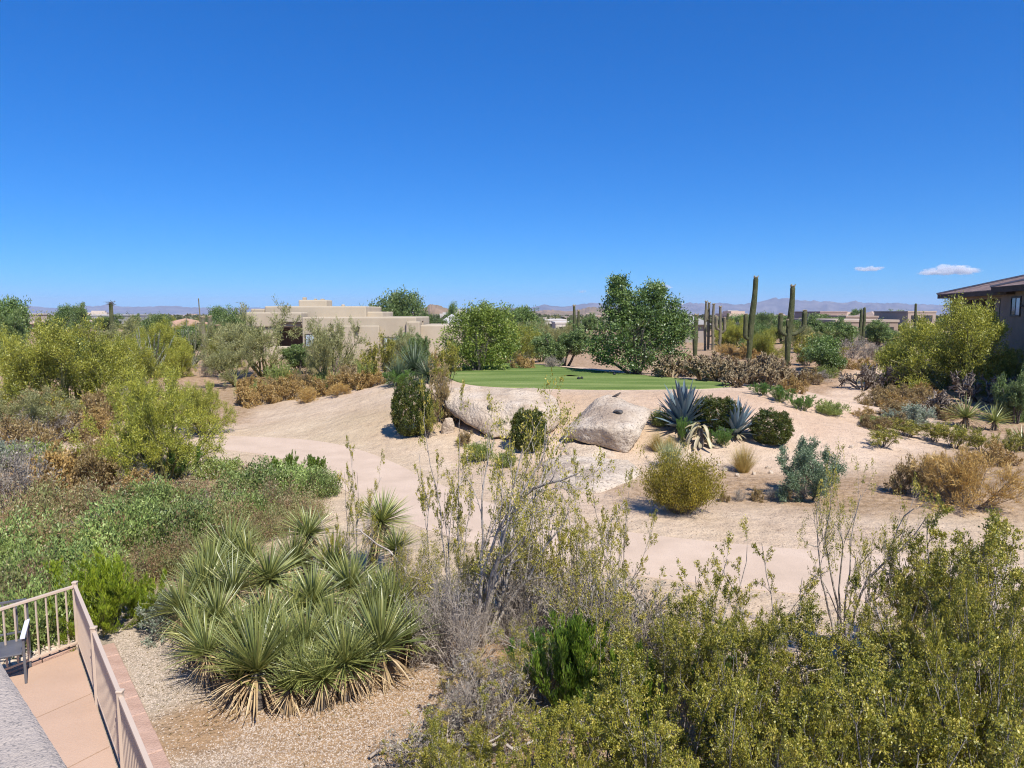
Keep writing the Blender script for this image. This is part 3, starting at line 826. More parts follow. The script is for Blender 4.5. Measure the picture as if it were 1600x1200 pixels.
def ground_mat():
    m, nt, out = new_mat('desert_ground'); N, L = nt.nodes, nt.links
    tc = N.new('ShaderNodeTexCoord')
    def noise_(s, d=5, r=.6):
        n = N.new('ShaderNodeTexNoise'); n.inputs['Scale'].default_value = s; n.inputs['Detail'].default_value = d; n.inputs['Roughness'].default_value = r
        L.new(tc.outputs['Object'], n.inputs['Vector']); return n
    def mix(f, a, b):
        x = N.new('ShaderNodeMix'); x.data_type = 'RGBA'
        if isinstance(f, float): x.inputs[0].default_value = f
        else: L.new(f, x.inputs[0])
        for k, c in ((6, a), (7, b)):
            if isinstance(c, tuple): x.inputs[k].default_value = (*c, 1)
            else: L.new(c, x.inputs[k])
        return x.outputs[2]
    n7 = noise_(2.1, 6, .7)
    n1, n2, n3, n4 = noise_(.55), noise_(5, 4), noise_(34, 3, .7), noise_(.02, 6)
    r1 = ramp(nt, [(.3, (.52,.385,.278)), (.5, (.575,.435,.318)), (.7, (.62,.48,.36))]); L.new(n1.outputs['Fac'], r1.inputs[0])
    r2 = ramp(nt, [(.35, (.30,.195,.115)), (.52, (.40,.275,.175)), (.68, (.48,.345,.235))]); L.new(n2.outputs['Fac'], r2.inputs[0])
    sa = N.new('ShaderNodeAttribute'); sa.attribute_name = 'sand'
    da = N.new('ShaderNodeAttribute'); da.attribute_name = 'damp'
    c = mix(sa.outputs['Fac'], r2.outputs[0], r1.outputs[0])
    ga = N.new('ShaderNodeAttribute'); ga.attribute_name = 'gravel'
    c = mix(ga.outputs['Fac'], c, (.43,.345,.27))
    ba = N.new('ShaderNodeAttribute'); ba.attribute_name = 'bare'
    c = mix(ba.outputs['Fac'], c, (.47,.31,.20))
    c = mix(da.outputs['Fac'], c, (.40,.255,.15))
    # coarse grains and small dark chips in the decomposed granite
    r3 = ramp(nt, [(.34, (.72,.70,.68)), (.5, (1,1,1)), (.66, (1.14,1.13,1.12))]); L.new(n3.outputs['Fac'], r3.inputs[0])
    mul = N.new('ShaderNodeMix'); mul.data_type = 'RGBA'; mul.blend_type = 'MULTIPLY'; mul.inputs[0].default_value = 1.0
    L.new(c, mul.inputs[6]); L.new(r3.outputs[0], mul.inputs[7]); c = mul.outputs[2]
    r7 = ramp(nt, [(.30, (.88,.86,.84)), (.5, (1,1,1)), (.68, (1.05,1.05,1.05))]); L.new(n7.outputs['Fac'], r7.inputs[0])
    mul = N.new('ShaderNodeMix'); mul.data_type = 'RGBA'; mul.blend_type = 'MULTIPLY'; mul.inputs[0].default_value = 1.0
    L.new(c, mul.inputs[6]); L.new(r7.outputs[0], mul.inputs[7]); c = mul.outputs[2]
    r4 = ramp(nt, [(.36, (.74,.82,.62)), (.5, (1,1,1)), (.62, (1.1,1.05,1.0))]); L.new(n4.outputs['Fac'], r4.inputs[0])
    mul = N.new('ShaderNodeMix'); mul.data_type = 'RGBA'; mul.blend_type = 'MULTIPLY'; mul.inputs[0].default_value = .5
    L.new(c, mul.inputs[6]); L.new(r4.outputs[0], mul.inputs[7]); c = mul.outputs[2]
    p = N.new('ShaderNodeBsdfPrincipled'); p.inputs['Roughness'].default_value = .95; p.inputs['Specular IOR Level'].default_value = .15
    L.new(c, p.inputs['Base Color'])
    b = N.new('ShaderNodeBump'); b.inputs['Strength'].default_value = .8; b.inputs['Distance'].default_value = .04
    n5 = noise_(18, 5, .7); L.new(n5.outputs['Fac'], b.inputs['Height'])
    b2 = N.new('ShaderNodeBump'); b2.inputs['Strength'].default_value = .7; b2.inputs['Distance'].default_value = .16
    n6 = noise_(2.6, 3); L.new(n6.outputs['Fac'], b2.inputs['Height'])
    L.new(b2.outputs[0], b.inputs['Normal']); L.new(b.outputs[0], p.inputs['Normal'])
    L.new(p.outputs[0], out.inputs['Surface'])
    return m
ground = link('ground', gme, None, ground_mat()); tag(ground, kind='structure')

# tee green: a turf sheet over the mound with a thickness of its own
def turf_mat():
    m, nt, out = new_mat('mown_turf'); N, L = nt.nodes, nt.links
    tc = N.new('ShaderNodeTexCoord')
    mp = N.new('ShaderNodeMapping'); mp.inputs['Rotation'].default_value = (0, 0, rad(18)); mp.inputs['Scale'].default_value = (.14, .7, 1)
    L.new(tc.outputs['Object'], mp.inputs['Vector'])
    n1 = N.new('ShaderNodeTexNoise'); n1.inputs['Scale'].default_value = 1.5; n1.inputs['Detail'].default_value = 4
    L.new(mp.outputs[0], n1.inputs['Vector'])
    n2 = N.new('ShaderNodeTexNoise'); n2.inputs['Scale'].default_value = 14; n2.inputs['Detail'].default_value = 4
    L.new(tc.outputs['Object'], n2.inputs['Vector'])
    r = ramp(nt, [(.34, (.10,.155,.045)), (.48, (.145,.205,.062)), (.6, (.18,.235,.078)), (.72, (.25,.285,.11))]); L.new(n1.outputs['Fac'], r.inputs[0])
    r2 = ramp(nt, [(.3, (.8,.8,.8)), (.7, (1.15,1.15,1.1))]); L.new(n2.outputs['Fac'], r2.inputs[0])
    mul = N.new('ShaderNodeMix'); mul.data_type = 'RGBA'; mul.blend_type = 'MULTIPLY'; mul.inputs[0].default_value = 1
    L.new(r.outputs[0], mul.inputs[6]); L.new(r2.outputs[0], mul.inputs[7])
    d = N.new('ShaderNodeBsdfDiffuse'); L.new(mul.outputs[2], d.inputs['Color'])
    b = N.new('ShaderNodeBump'); b.inputs['Strength'].default_value = .5; b.inputs['Distance'].default_value = .02
    n3 = N.new('ShaderNodeTexNoise'); n3.inputs['Scale'].default_value = 60; L.new(tc.outputs['Object'], n3.inputs['Vector'])
    L.new(n3.outputs['Fac'], b.inputs['Height']); L.new(b.outputs[0], d.inputs['Normal'])
    L.new(d.outputs[0], out.inputs['Surface'])
    return m
cen = GREEN.mean(0)
rings = []
for k, (s, z) in enumerate([(1.004, -.05), (1.0, .045), (.985, .06), (.8, .07), (.55, .08), (.3, .085), (.05, .085)]):
    p = cen + (GREEN - cen)*s
    zz = np.full(len(p), GREEN_Z + z)
    if k > 1: zz += .10*(p[:, 1] - 31)/14 - .06
    rings.append(np.column_stack([p, zz]))
nn = len(GREEN); tv = np.concatenate(rings); ii = np.arange(nn)
tq = np.concatenate([np.stack([k*nn + ii, k*nn + (ii+1) % nn, (k+1)*nn + (ii+1) % nn, (k+1)*nn + ii], -1) for k in range(len(rings)-1)])
green_o = link('tee_green', mesh_np('tee_green', tv, tq, smooth=True), None, turf_mat()); tag(green_o, kind='structure')

# cart path ribbon
def ribbon(name, line, half, mat, lift=.010, skirt=.10):
    t = norm(np.gradient(line, axis=0)); nrm_ = np.column_stack([-t[:, 1], t[:, 0]])
    cols = []
    offs = [(-half-.03, -skirt), (-half, 0), (-half*.5, .012), (0, .016), (half*.5, .012), (half, 0), (half+.03, -skirt)]
    for o, z in offs:
        p = line + nrm_*o
        cols.append(np.column_stack([p, H(p[:, 0], p[:, 1]) + lift + z]))
    v = np.stack(cols, 1); n = len(line); k = len(offs)
    idx = np.arange(n*k).reshape(n, k)
    q = np.stack([idx[:-1, 1:], idx[:-1, :-1], idx[1:, :-1], idx[1:, 1:]], -1).reshape(-1, 4)
    return link(name, mesh_np(name, v.reshape(-1, 3), q), None, mat)
path_mat = surf_mat('path_concrete', [(.505,.385,.285), (.56,.428,.32), (.605,.468,.355)], scale=.9, detail=6, bump=.15, bump_scale=60, coord='Object', speck=(40, (.38,.30,.24), .5))
tag(ribbon('cart_path', PATH, 1.25, path_mat), kind='structure')

# ------------------------------------------------------------------ mountains and hills at the horizon
def range_(name, prof, dist, depth, mat, seed, ground_z, rough=.10):
    """prof: silhouette (px, py) across the frame, built as a rugged range at DIST with real depth"""
    P = np.array(prof, float)
    cols = 260; rows = 26
    px = np.linspace(P[0, 0], P[-1, 0], cols)
    py = np.interp(px, P[:, 0], P[:, 1])
    X = (px - 800)/F*dist
    zt = CAM_Z + (487.0 - py)/F*dist
    V = np.zeros((rows, cols, 3))
    for j in range(rows):
        t = j/(rows-1)*2 - 1
        y = dist + t*depth
        prof_ = (1 - abs(t))**.9
        nz = (fbm(X/(dist*.012), np.full(cols, t*3.1 + seed), seed, 4) - .5)
        z = ground_z - 12 + (zt - ground_z + 12)*np.clip(prof_*(1 + nz*1.3*(1 - prof_)) , 0, 1.2) + (fbm(X/(dist*.003), np.full(cols, t*6 + seed), seed+7, 3) - .5)*(zt - ground_z)*rough*2
        V[j] = np.stack([X*(y/dist), np.full(cols, y), z], -1)
    idx = np.arange(rows*cols).reshape(rows, cols)
    q = np.stack([idx[:-1, :-1], idx[:-1, 1:], idx[1:, 1:], idx[1:, :-1]], -1).reshape(-1, 4)
    o = link(name, mesh_np(name, V.reshape(-1, 3), q, smooth=True), None, mat)
    return tag(o, kind='structure')
mt_mat = surf_mat('mountain_rock', [(.085,.085,.10), (.13,.125,.14), (.19,.175,.18)], scale=.004, detail=8)
hill_mat = surf_mat('hill_rock', [(.15,.12,.07), (.23,.165,.105), (.30,.21,.145)], scale=.02, detail=8)
range_('mountains', [(-260,483),(-120,479),(0,481),(50,477),(75,480),(110,482),(132,476.5),(150,479),(172,474.5),(190,478.5),(230,479),(262,477),(300,479.5),(340,481),(420,480),(520,482),(640,482),(760,481),(820,480)], 9500, 900, mt_mat, 3, -30)
range_('mountains', [(780,483),(830,480),(852,475.5),(862,478),(880,479),(905,475),(925,472.5),(960,476),(1010,476),(1060,474),(1075,472),(1100,474),(1122,473),(1150,475.5),(1180,472),(1203,466),(1218,465.5),(1250,468.5),(1290,470.5),(1318,473),(1331,469),(1345,472.5),(1380,473),(1395,472),(1410,474.5),(1432,475),(1470,476),(1520,473),(1600,476),(1700,474),(1850,482)], 8200, 900, mt_mat, 9, -30)
range_('hills', [(640,490),(664,480),(672,474.5),(682,475.5),(694,479),(706,484),(722,489)], 900, 130, hill_mat, 4, -3, .08)
range_('hills', [(800,489),(840,485),(862,483.5),(885,486),(900,484),(925,478.5),(950,482),(1000,487),(1040,489)], 2400, 260, hill_mat, 14, -14)

# ------------------------------------------------------------------ plants by what the photograph shows
rnd_ = random.Random(7)
def place(kind, name, loc, hgt, wid, label, cat, group=None, v=None, rot=None, tilt=None):
    P = PROTO[kind]
    parts, h0, w0 = P[rnd_.randrange(len(P)) if v is None else v]
    rz = rnd_.uniform(0, 6.28) if rot is None else rot
    sc = (wid/w0, wid/w0, hgt/h0)
    if len(parts) == 1:
        r = bpy.data.objects.new(name, parts[0][1]); COL.objects.link(r)
        r.location = loc
    else:
        r = empty(name, loc)
        for pn, me in parts:
            c = bpy.data.objects.new(pn, me); COL.objects.link(c); c.parent = r
    r.rotation_euler = (tilt[0], tilt[1], rz) if tilt else (0, 0, rz)
    r.scale = sc
    return tag(r, label, cat, group)

def plant(kind, name, px, top, w, label, cat, base=None, dist=None, group=None, v=None, rot=None, tilt=None):
    """px, top, base, w in pixels of the photograph; the plant is rooted where that base pixel meets the terrain (or at DIST)"""
    if base is not None:
        g = ground_at(px, base)
    else:
        q = at_dist(px, 500, dist); g = np.array([q[0], dist, h1(q[0], dist)])
    t = at_dist(px, top, g[1])
    hgt = max(.08, t[2] - g[2])
    wid = w*math.hypot(g[1], CAM_Z - g[2])/F if g[1] < 12 else w*g[1]/F
    return place(kind, name, tuple(g), hgt, wid, label, cat, group, v, rot, tilt)

# --- on and around the mound
plant('clipped','clipped_shrub',644,599,64,'dark green egg-shaped clipped shrub on the sand left of the large boulder','shrub',base=679,v=0)
plant('clipped','clipped_shrub',826,641,56,'green dome-topped clipped shrub in front of the long boulder','shrub',base=704,v=1)
plant('clipped','clipped_shrub',1205,642,64,'round dark green shrub on the slope beside the smaller blue agave','shrub',base=693,v=0)
plant('clipped','clipped_shrub',1118,622,76,'dense green shrub between and behind the two blue agaves','shrub',base=672,v=1)
plant('broom','green_shrub',1132,670,46,'small bright green shrub beside the drooping dead agave','shrub',base=698)
plant('broom','green_shrub',1064,652,28,'narrow upright green shrub below the big blue agave','shrub',base=692)
plant('low_green','low_shrub',1032,640,34,'small yellow-green shrub at the right corner of the tilted boulder','shrub',base=665)
plant('agave','agave',1068,594,104,'largest blue-grey agave with wide pointed leaves below the green','agave',base=672,v=0)
plant('agave','agave',1150,622,84,'smaller upright blue agave beside the round dark shrub','agave',base=683,v=1)
plant('agave_dead','dead_agave',1094,660,68,'collapsed agave with drooping yellow dead leaves','agave',base=697)
plant('straw','grass_clump',1161,688,54,'golden bunch of grass standing alone on the sand below the agaves','grass clump',base=738,v=0)
plant('straw','grass_clump',1026,668,42,'straw-coloured grass tuft at the right foot of the tilted boulder','grass clump',base=705,v=1)
plant('straw','grass_clump',1046,676,34,'small yellow grass tuft between tilted boulder and dead agave','grass clump',base=702,v=1)
plant('palegrass','reed_clump',1046,682,54,'pale green reedy clump behind the round olive bush','reeds',base=732)
plant('creosote_round','creosote_bush',1063,711,128,'round olive-yellow creosote bush standing on the open sand','bush',base=801,v=0)
plant('mesquite_bush','mesquite_bush',1268,688,124,'blue-green feathery mesquite bush on the sand','bush',base=779)
plant('gold','golden_bush',1508,706,150,'big golden dry bush spreading over the sand','bush',base=790,v=0)
plant('gold','golden_bush',1462,712,70,'smaller golden dry tuft leaning against the big golden bush','bush',base=757,v=1)
plant('brown','brown_shrub',1428,716,76,'grey-brown shrub in the shade side of the big golden bush','shrub',base=771)
for i, (px, b, w, t) in enumerate([(1133,784,22,768),(1156,783,26,765),(1180,782,28,762),(1204,781,24,764),(1228,780,30,758),(1250,780,26,760)]):
    plant('grey' if i % 2 else 'brown','dry_shrub',px,t,w,'low dark dry shrub in the row running from round creosote to mesquite bush','shrub',base=b,group='row of low dry shrubs on the sand')
plant('low_green','low_shrub',750,688,46,'low yellow-green shrub on the sand below the long boulder','shrub',base=719)
plant('low_green','low_shrub',790,703,38,'small low green shrub just below the dome-topped clipped shrub','shrub',base=729)
plant('bursage','dry_tuft',764,676,28,'small round tan tuft at the foot of the long boulder','tuft',base=682)
plant('low_green','low_shrub',785,652,34,'yellow-green shrub against the long boulder beside the clipped dome','shrub',base=680)
plant('brown','dry_tuft',726,672,34,'brown dry tuft beside the small half-buried boulder','tuft',base=694)
plant('creosote_far','creosote_bush',668,628,44,'yellowish loose bush touching the egg-shaped clipped shrub','bush',base=684,v=1)
plant('brown','dry_bush',684,585,56,'tall brown dry bush between the egg-shaped shrub and the long boulder','bush',base=662)
plant('creosote_open','creosote_bush',683,565,54,'brownish thin creosote reaching up to the left end of the green','bush',base=640,v=1)
# --- right: trail edges and the brown field
for px, b, w, t, k, lab in [(1192,617,42,598,'broom','bright green low shrub nearest to the tip of the green'),(1216,628,48,603,'broom','green low shrub on the trail edge under the brown cholla'),
        (1252,641,50,618,'broom','bright green mound on the near edge of the sandy trail'),(1297,648,48,626,'low_green','green and brown shrub last in the line along the trail edge'),
        (1238,612,46,588,'bursage','rusty brown shrub between cholla and sandy trail'),(1262,600,44,575,'brown','brown shrub on the left bank of the sandy trail'),
        (1290,590,40,572,'low_green','yellow-brown shrub at the bend of the sandy trail'),(1275,598,52,578,'grey','grey-brown low shrub spreading on the left trail bank')]:
    plant(k,'trail_shrub',px,t,w,lab,'shrub',base=b)
fld = [(1366,634,52,612),(1392,636,58,612),(1380,620,52,602),(1404,622,52,602),(1436,628,56,606),(1388,652,60,628),(1352,655,44,636),(1420,645,52,622),
       (1462,640,50,616),(1360,668,38,648),(1395,668,54,645),(1440,618,50,598),(1480,655,48,632),(1370,672,40,652)]
for i, (px, b, w, t) in enumerate(fld):
    plant('bursage' if i % 5 == 1 else 'brown','dry_shrub',px,t,w,'low rusty brown shrub in the dry field beside the sandy trail','shrub',base=b,group='dry brown shrubs in the field beside the trail')
plant('sage','sage_shrub',1428,632,82,'blue-grey sage shrub in the brown field','shrub',base=666)
plant('sage','sage_shrub',1390,640,52,'smaller grey-green sage shrub in the brown field','shrub',base=664)
plant('low_green','low_shrub',1362,648,36,'small yellow-green shrub at the edge of the brown field','shrub',base=665)
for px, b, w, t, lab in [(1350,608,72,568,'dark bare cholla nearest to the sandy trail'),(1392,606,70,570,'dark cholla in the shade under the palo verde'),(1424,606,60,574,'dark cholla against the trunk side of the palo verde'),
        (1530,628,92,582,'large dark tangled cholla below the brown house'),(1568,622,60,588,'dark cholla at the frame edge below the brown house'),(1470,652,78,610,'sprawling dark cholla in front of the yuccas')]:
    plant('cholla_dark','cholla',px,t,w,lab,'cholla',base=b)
plant('yucca_low','yucca',1508,618,78,'larger pale green yucca beside the brown field','yucca',base=668,v=0)
plant('yucca_low','yucca',1553,628,62,'second pale yucca close to the frame edge','yucca',base=672,v=0)
plant('yucca_low','yucca',1596,662,60,'yucca cut by the frame edge','yucca',base=704,v=0)
for px, b, w, t in [(1492,700,66,664),(1532,704,64,668),(1572,712,60,672),(1460,690,56,658),(1418,684,60,656),(1380,700,58,668)]:
    plant('creosote_far','creosote_bush',px,t,w,'low olive creosote in the row between yuccas and golden bush','bush',base=b,group='low creosotes between yuccas and golden bush')
plant('bursage','dry_shrub',1555,690,70,'tan dry shrub behind the big golden bush','shrub',base=725)
plant('mesquite','mesquite_tree',1602,560,84,'dark green mesquite at the frame edge below the house','tree',base=655,v=0)
plant('mesquite','mesquite_tree',1588,590,60,'low dark green mesquite beside the second pale yucca','tree',base=662,v=1)
plant('palo','palo_verde_tree',1486,474,214,'large yellow-green palo verde in front of the brown house','tree',base=611,v=0)
plant('palo','palo_verde_tree',1572,545,70,'smaller palo verde under the wall of the brown house','tree',base=618,v=1)
plant('palo','palo_verde_tree',1405,530,70,'low palo verde leaning against the large one before the house','tree',base=592,v=2)

# --- behind the green
plant('dark_tree','broadleaf_tree',994,436,148,'tall dark green twin-topped tree right behind the green','tree',base=584,rot=0.0)
plant('light_tree','broadleaf_tree',746,476,116,'round light green tree at the left end of the green','tree',base=580,rot=0.3)
chs = [(1050,590,64,556),(1078,588,56,552),(1098,594,62,556),(1122,596,58,560),(1140,592,60,556),(1172,600,60,562),(1198,606,66,560),(1222,602,58,564),(1188,588,60,552),(1112,582,56,550),(1152,604,54,572),(1214,590,56,556)]
for px, b, w, t in chs:
    plant('cholla','cholla',px,t,w,'pale grey-brown cholla in the thicket behind the tip of the green','cholla',base=b,group='cholla thicket behind the green')
for px, b, w, t, k, lab in [(884,572,92,512,'mesquite','green palo verde bush between dark tree and pale house'),(846,566,54,528,'palo_thin','grey-green bush at the back edge of the green'),
        (1135,556,44,538,'gold','golden dry bush between the cluster of saguaros and the tallest saguaro'),(1160,560,50,540,'bursage','orange dry shrub behind the tallest saguaro'),
        (1262,572,56,520,'creosote_far','olive creosote beside the armed saguaro'),(1290,566,50,530,'creosote_far','olive creosote behind the armed saguaro by the trail'),
        (1298,558,64,538,'grey','pale grey dead bush at the far end of the trail'),(1332,560,70,526,'grey','big pale grey dead bush at the far end of the trail'),(1365,562,52,534,'grey','grey dead bush against the low palo verde'),
        (1308,576,56,556,'bursage','tan brush strip at the far end of the trail'),(1350,577,48,560,'bursage','tan dry brush beside the far end of the trail'),
        (1200,560,66,515,'palo','yellow-green palo verde between the two tall saguaros'),(1145,540,52,508,'mesquite','green mesquite behind the tallest saguaro'),
        (1250,552,60,508,'palo_thin','grey-green palo verde right of the armed saguaro'),(1320,545,70,500,'mesquite','dark green mesquite before the long tan house'),
        (1370,548,66,502,'mesquite','green mesquite before the long tan house and beside the palo verde'),(1285,530,74,492,'mesquite','bright green mesquite left of the long tan house'),
        (826,560,40,510,'palo','yellow-green palo verde right of the stucco end pillar'),(852,552,44,500,'palo_thin','grey-green palo verde behind the pillar'),
        (818,540,66,480,'far_tree','dark tree rising over the end pillar of the adobe house'),(866,575,40,556,'grey','grey shrub at the back rim of the green'),(815,577,40,556,'bursage','orange-brown shrub at the back rim of the green')]:
    plant(k,'desert_tree' if k in ('palo','palo_thin','mesquite','far_tree') else 'desert_shrub',px,t,w,lab,'tree' if k in ('palo','palo_thin','mesquite','far_tree') else 'shrub',base=b)

# --- left of the mound, in front of the adobe house
for i, (px, b, w, t) in enumerate([(388,634,52,594),(412,631,48,596),(438,627,50,592),(464,623,50,590),(490,620,50,588),(514,616,50,586),(540,611,50,582),(566,607,48,580),(400,612,50,586),(450,606,50,580),(590,602,40,580)]):
    plant('bursage','bursage',px,t,w,'low orange-tan bursage in the strip along the sandy slope','shrub',base=b,group='orange bursage strip along the sandy slope')
for px, b, w, t, k in [(395,622,46,598,'low_green'),(425,615,40,590,'brown'),(470,610,50,580,'brown'),(505,606,44,580,'low_green'),(548,600,46,570,'brown'),(575,596,40,566,'low_green'),(480,628,40,606,'gold'),(530,618,40,598,'gold')]:
    plant(k,'dry_shrub',px,t,w,'small dry or greenish shrub mixed into the orange bursage strip','shrub',base=b,group='mixed small shrubs in the bursage strip')
for px, b, w, t, k, lab in [(372,604,96,528,'palo_thin','grey-green bush at the left end of the bursage strip'),(412,588,150,478,'palo_thin','tall grey-green palo verde before the left end of the adobe house'),
        (512,604,122,500,'palo_thin','pale wiry palo verde before the adobe house windows'),(438,606,52,568,'low_green','dark rounded shrub among the bursage'),
        (597,600,62,524,'creosote_far','upright olive creosote below the adobe house window'),(700,596,50,535,'creosote_far','brownish creosote beside the light green tree'),
        (560,594,50,550,'creosote_far','brown-green creosote next to the wiry palo verde'),(618,604,60,578,'broom','green low shrub under the tall dark yucca'),(690,598,44,572,'creosote_far','grey-brown shrub at the foot of the tall dark yucca'),
        (465,585,70,540,'mesquite','low green mesquite under the pale wiry palo verde'),(345,575,60,530,'palo','yellow-green shrub beside the ocotillo')]:
    tr = k in ('palo','palo_thin','mesquite')
    plant(k,'desert_tree' if tr else 'desert_shrub',px,t,w,lab,'tree' if tr else 'shrub',base=b)
plant('yucca_dark','yucca_tree',648,530,88,'tall dark green yucca in front of the adobe house','yucca',base=594,v=1)
plant('yucca_dark','yucca_tree',668,556,52,'low dark yucca head on the green side of the tall one','yucca',base=598,v=1)
plant('yucca_dark','yucca_tree',622,552,56,'lower dark yucca head beside the tall one','yucca',base=602,v=1)
plant('ocotillo','ocotillo',300,500,78,'leafy ocotillo with many upright wands','ocotillo',base=572,v=0)
plant('ocotillo','ocotillo',232,515,120,'bare grey ocotillo with long leaning wands','ocotillo',base=590,v=1)
plant('mesquite','mesquite_bush',297,512,70,'dark green bush inside the leafy ocotillo','bush',base=560,v=2)
plant('palo','palo_verde_tree',108,503,220,'broad yellow-green palo verde, largest in the thicket','tree',base=645,v=0)
for px, b, w, t, k in [(50,660,110,610,'brown'),(110,655,90,612,'creosote_far'),(170,660,90,610,'brown'),(215,650,70,600,'grey'),(15,655,70,615,'creosote_far')]:
    plant(k,'dark_shrub',px,t,w,'shaded brown or olive shrub at the foot of the broad palo verde','shrub',base=b,group='shaded shrubs at the foot of the broad palo verde')
plant('palo','palo_verde_tree',196,530,100,'yellow-green palo verde behind the near one','tree',base=625,v=1)
plant('palo','palo_verde_tree',24,524,100,'yellow-green palo verde cut by the frame edge','tree',base=640,v=2)
plant('palo_near','palo_verde_tree',258,582,228,'near yellow-green palo verde with upright sprays beside the path','tree',base=748,v=0)
plant('palo_near','palo_verde_tree',322,600,116,'low yellow palo verde branch clump hanging over the sandy path','tree',base=680,v=0)
plant('palo_thin','palo_verde_tree',40,612,170,'grey drooping palo verde at the path edge','tree',base=692,v=1)
plant('grey','dead_shrub',70,640,110,'grey dead shrub tangled in the drooping palo verde','shrub',base=694,v=0)
plant('bursage','dry_shrub',140,640,80,'golden dry shrub on the far side of the hidden path','shrub',base=682)
plant('grey','dead_shrub',20,690,130,'dark grey dead shrub at the frame edge','shrub',base=800,v=1)
plant('dead_broom','dead_shrub',215,718,80,'grey bare twig tangle under the near palo verde','shrub',base=766)
plant('broom','green_shrub',282,696,70,'dark green shrub at the foot of the near palo verde','shrub',base=748)
plant('broom','green_shrub',205,676,40,'upright green spray inside the near palo verde','shrub',base=744)
for px, b, w, t, k, lab in [(95,768,130,700,'bursage','rusty dry bush on the near side of the hidden path'),(160,760,110,700,'brown','brown dry bush before the near palo verde'),(50,730,90,690,'low_green','grey-green bush on the path edge'),
        (340,745,80,715,'low_green','yellow-green bush at the bend of the cart path')]:
    plant(k,'dry_bush',px,t,w,lab,'bush',base=b)
for px, b, w, t, k in [(40,705,90,650,'brown'),(110,690,80,640,'brown'),(180,712,70,665,'bursage'),(10,735,80,690,'sage'),(130,735,90,690,'brown'),(185,750,80,705,'brown'),(215,775,90,735,'bursage'),(90,800,110,745,'brown')]:
    plant(k,'dry_bush',px,t,w,'dry brown or grey bush in the understory along the hidden path','bush',base=b,group='dry understory along the hidden path')
# --- the brittlebush bank
bank = [(60,820,150,756,1),(150,812,150,752,1),(235,800,140,752,0),(318,790,130,742,1),(395,772,130,722,0),(470,768,110,726,0),(430,800,120,750,1),(348,830,120,775,1),(268,850,150,780,0),(188,862,160,786,0),
        (100,868,150,800,1),(20,880,150,812,0),(60,925,150,850,0),(140,915,140,848,0),(300,890,130,826,1),(222,905,120,846,1),(0,960,170,880,1),(110,955,120,892,1),(60,1000,140,910,0),(420,838,100,790,1),(480,812,80,772,1),(500,775,70,735,0),(30,790,100,745,1),(380,812,100,765,0)]
for px, b, w, t, dry in bank:
    plant('brittle_dry' if dry else 'brittle','brittlebush',px,t,w,'browned brittlebush mound with dry stalks in the shrub bank behind the railing' if dry else 'grey-green leafy brittlebush mound in the shrub bank behind the railing','shrub',base=b,
          group='browned brittlebush in the bank' if dry else 'green brittlebush in the bank')
for px, b, w, t in [(340,800,80,768),(120,842,70,812),(420,790,60,764)]:
    plant('grey','dead_shrub',px,t,w,'grey leafless patch of dead stems within the shrub bank','shrub',base=b,group='grey dead patches in the shrub bank')
plant('lime','feathery_bush',162,874,172,'bright lime-green feathery bush behind the railing corner','bush',base=985,v=0)
plant('lime','feathery_bush',215,905,70,'small lime-green bush beside the yuccas','bush',base=960,v=1)
for px, b, w, t in [(430,748,34,716),(456,742,34,708),(492,744,40,712)]:
    plant('bright','green_sprout',px,t,w,'bright green sprout standing up from the shrub bank by the path','sprout',base=b,group='bright green sprouts by the path')
plant('sage','sage_shrub',250,930,90,'blue-grey low shrub at the edge of the gravel','shrub',base=990)
# --- yuccas of the near clump
yl = [(355,858,128,800,905,'yucca','rearmost yucca head leaning over the shrub bank'),(481,842,118,792,905,'yucca_tall','tall yucca on a shaggy trunk standing above the clump'),
      (419,898,120,838,945,'yucca','yucca head in the middle of the clump'),(578,806,116,760,895,'yucca_tall','yucca farthest back beside the path, under bare branches'),
      (634,856,96,818,925,'yucca_tall','shaggy yucca with many dead leaves under the creosote'),(290,952,128,895,1005,'yucca','yucca at the left end of the clump beside the sage'),
      (372,925,140,862,980,'yucca','wide yucca with low yellowed leaves in the left half of the clump'),(484,935,124,872,985,'yucca','pale yucca in the centre of the clump'),
      (553,908,116,850,965,'yucca','dark yucca behind the centre of the clump'),(403,1045,176,955,1105,'yucca','largest yucca at the front with a fan of dead leaves'),
      (452,1022,140,948,1085,'yucca','front yucca squeezed against the largest one'),(482,1000,118,930,1055,'yucca','yucca just behind the front row'),
      (540,1035,128,962,1092,'yucca','star-shaped yucca in the front row with spread leaves'),(600,1000,150,918,1062,'yucca','yucca at the right end of the front row by the dead twigs'),
      (566,955,110,890,1010,'yucca','small yucca between front row and dark yucca'),(340,1022,120,955,1075,'yucca','yucca at the left end of the front row on the gravel'),
      (500,1062,100,1000,1108,'yucca','low yucca at the very front of the clump'),
      (320,905,110,850,960,'yucca','yellowed yucca between the rearmost head and the left end of the clump'),(430,975,110,905,1025,'yucca','yucca half hidden behind the largest front one'),
      (620,945,110,880,1000,'yucca','yucca at the right side of the clump below the shaggy one'),(525,975,100,910,1025,'yucca','yucca in the gap behind the star-shaped one')]
yx = [(330,880,100,825,930),(400,870,100,815,915),(445,870,100,815,920),(520,880,100,825,930),(345,960,110,900,1015),(310,985,100,930,1035),(455,960,110,900,1010),(415,1000,110,935,1050),(515,1010,100,950,1060),(575,1030,100,970,1080),(360,1060,110,1000,1105),(450,1075,100,1020,1112),(635,985,100,925,1035),(590,930,100,870,980),(470,1045,100,985,1095),(385,990,100,930,1040)]
for i, (px, py, w, t, b, k, lab) in enumerate(yl):
    plant(k,'yucca',px,t,w*.98,lab,'yucca',base=b,tilt=(rnd_.uniform(-.25,.25),rnd_.uniform(-.3,.15)))

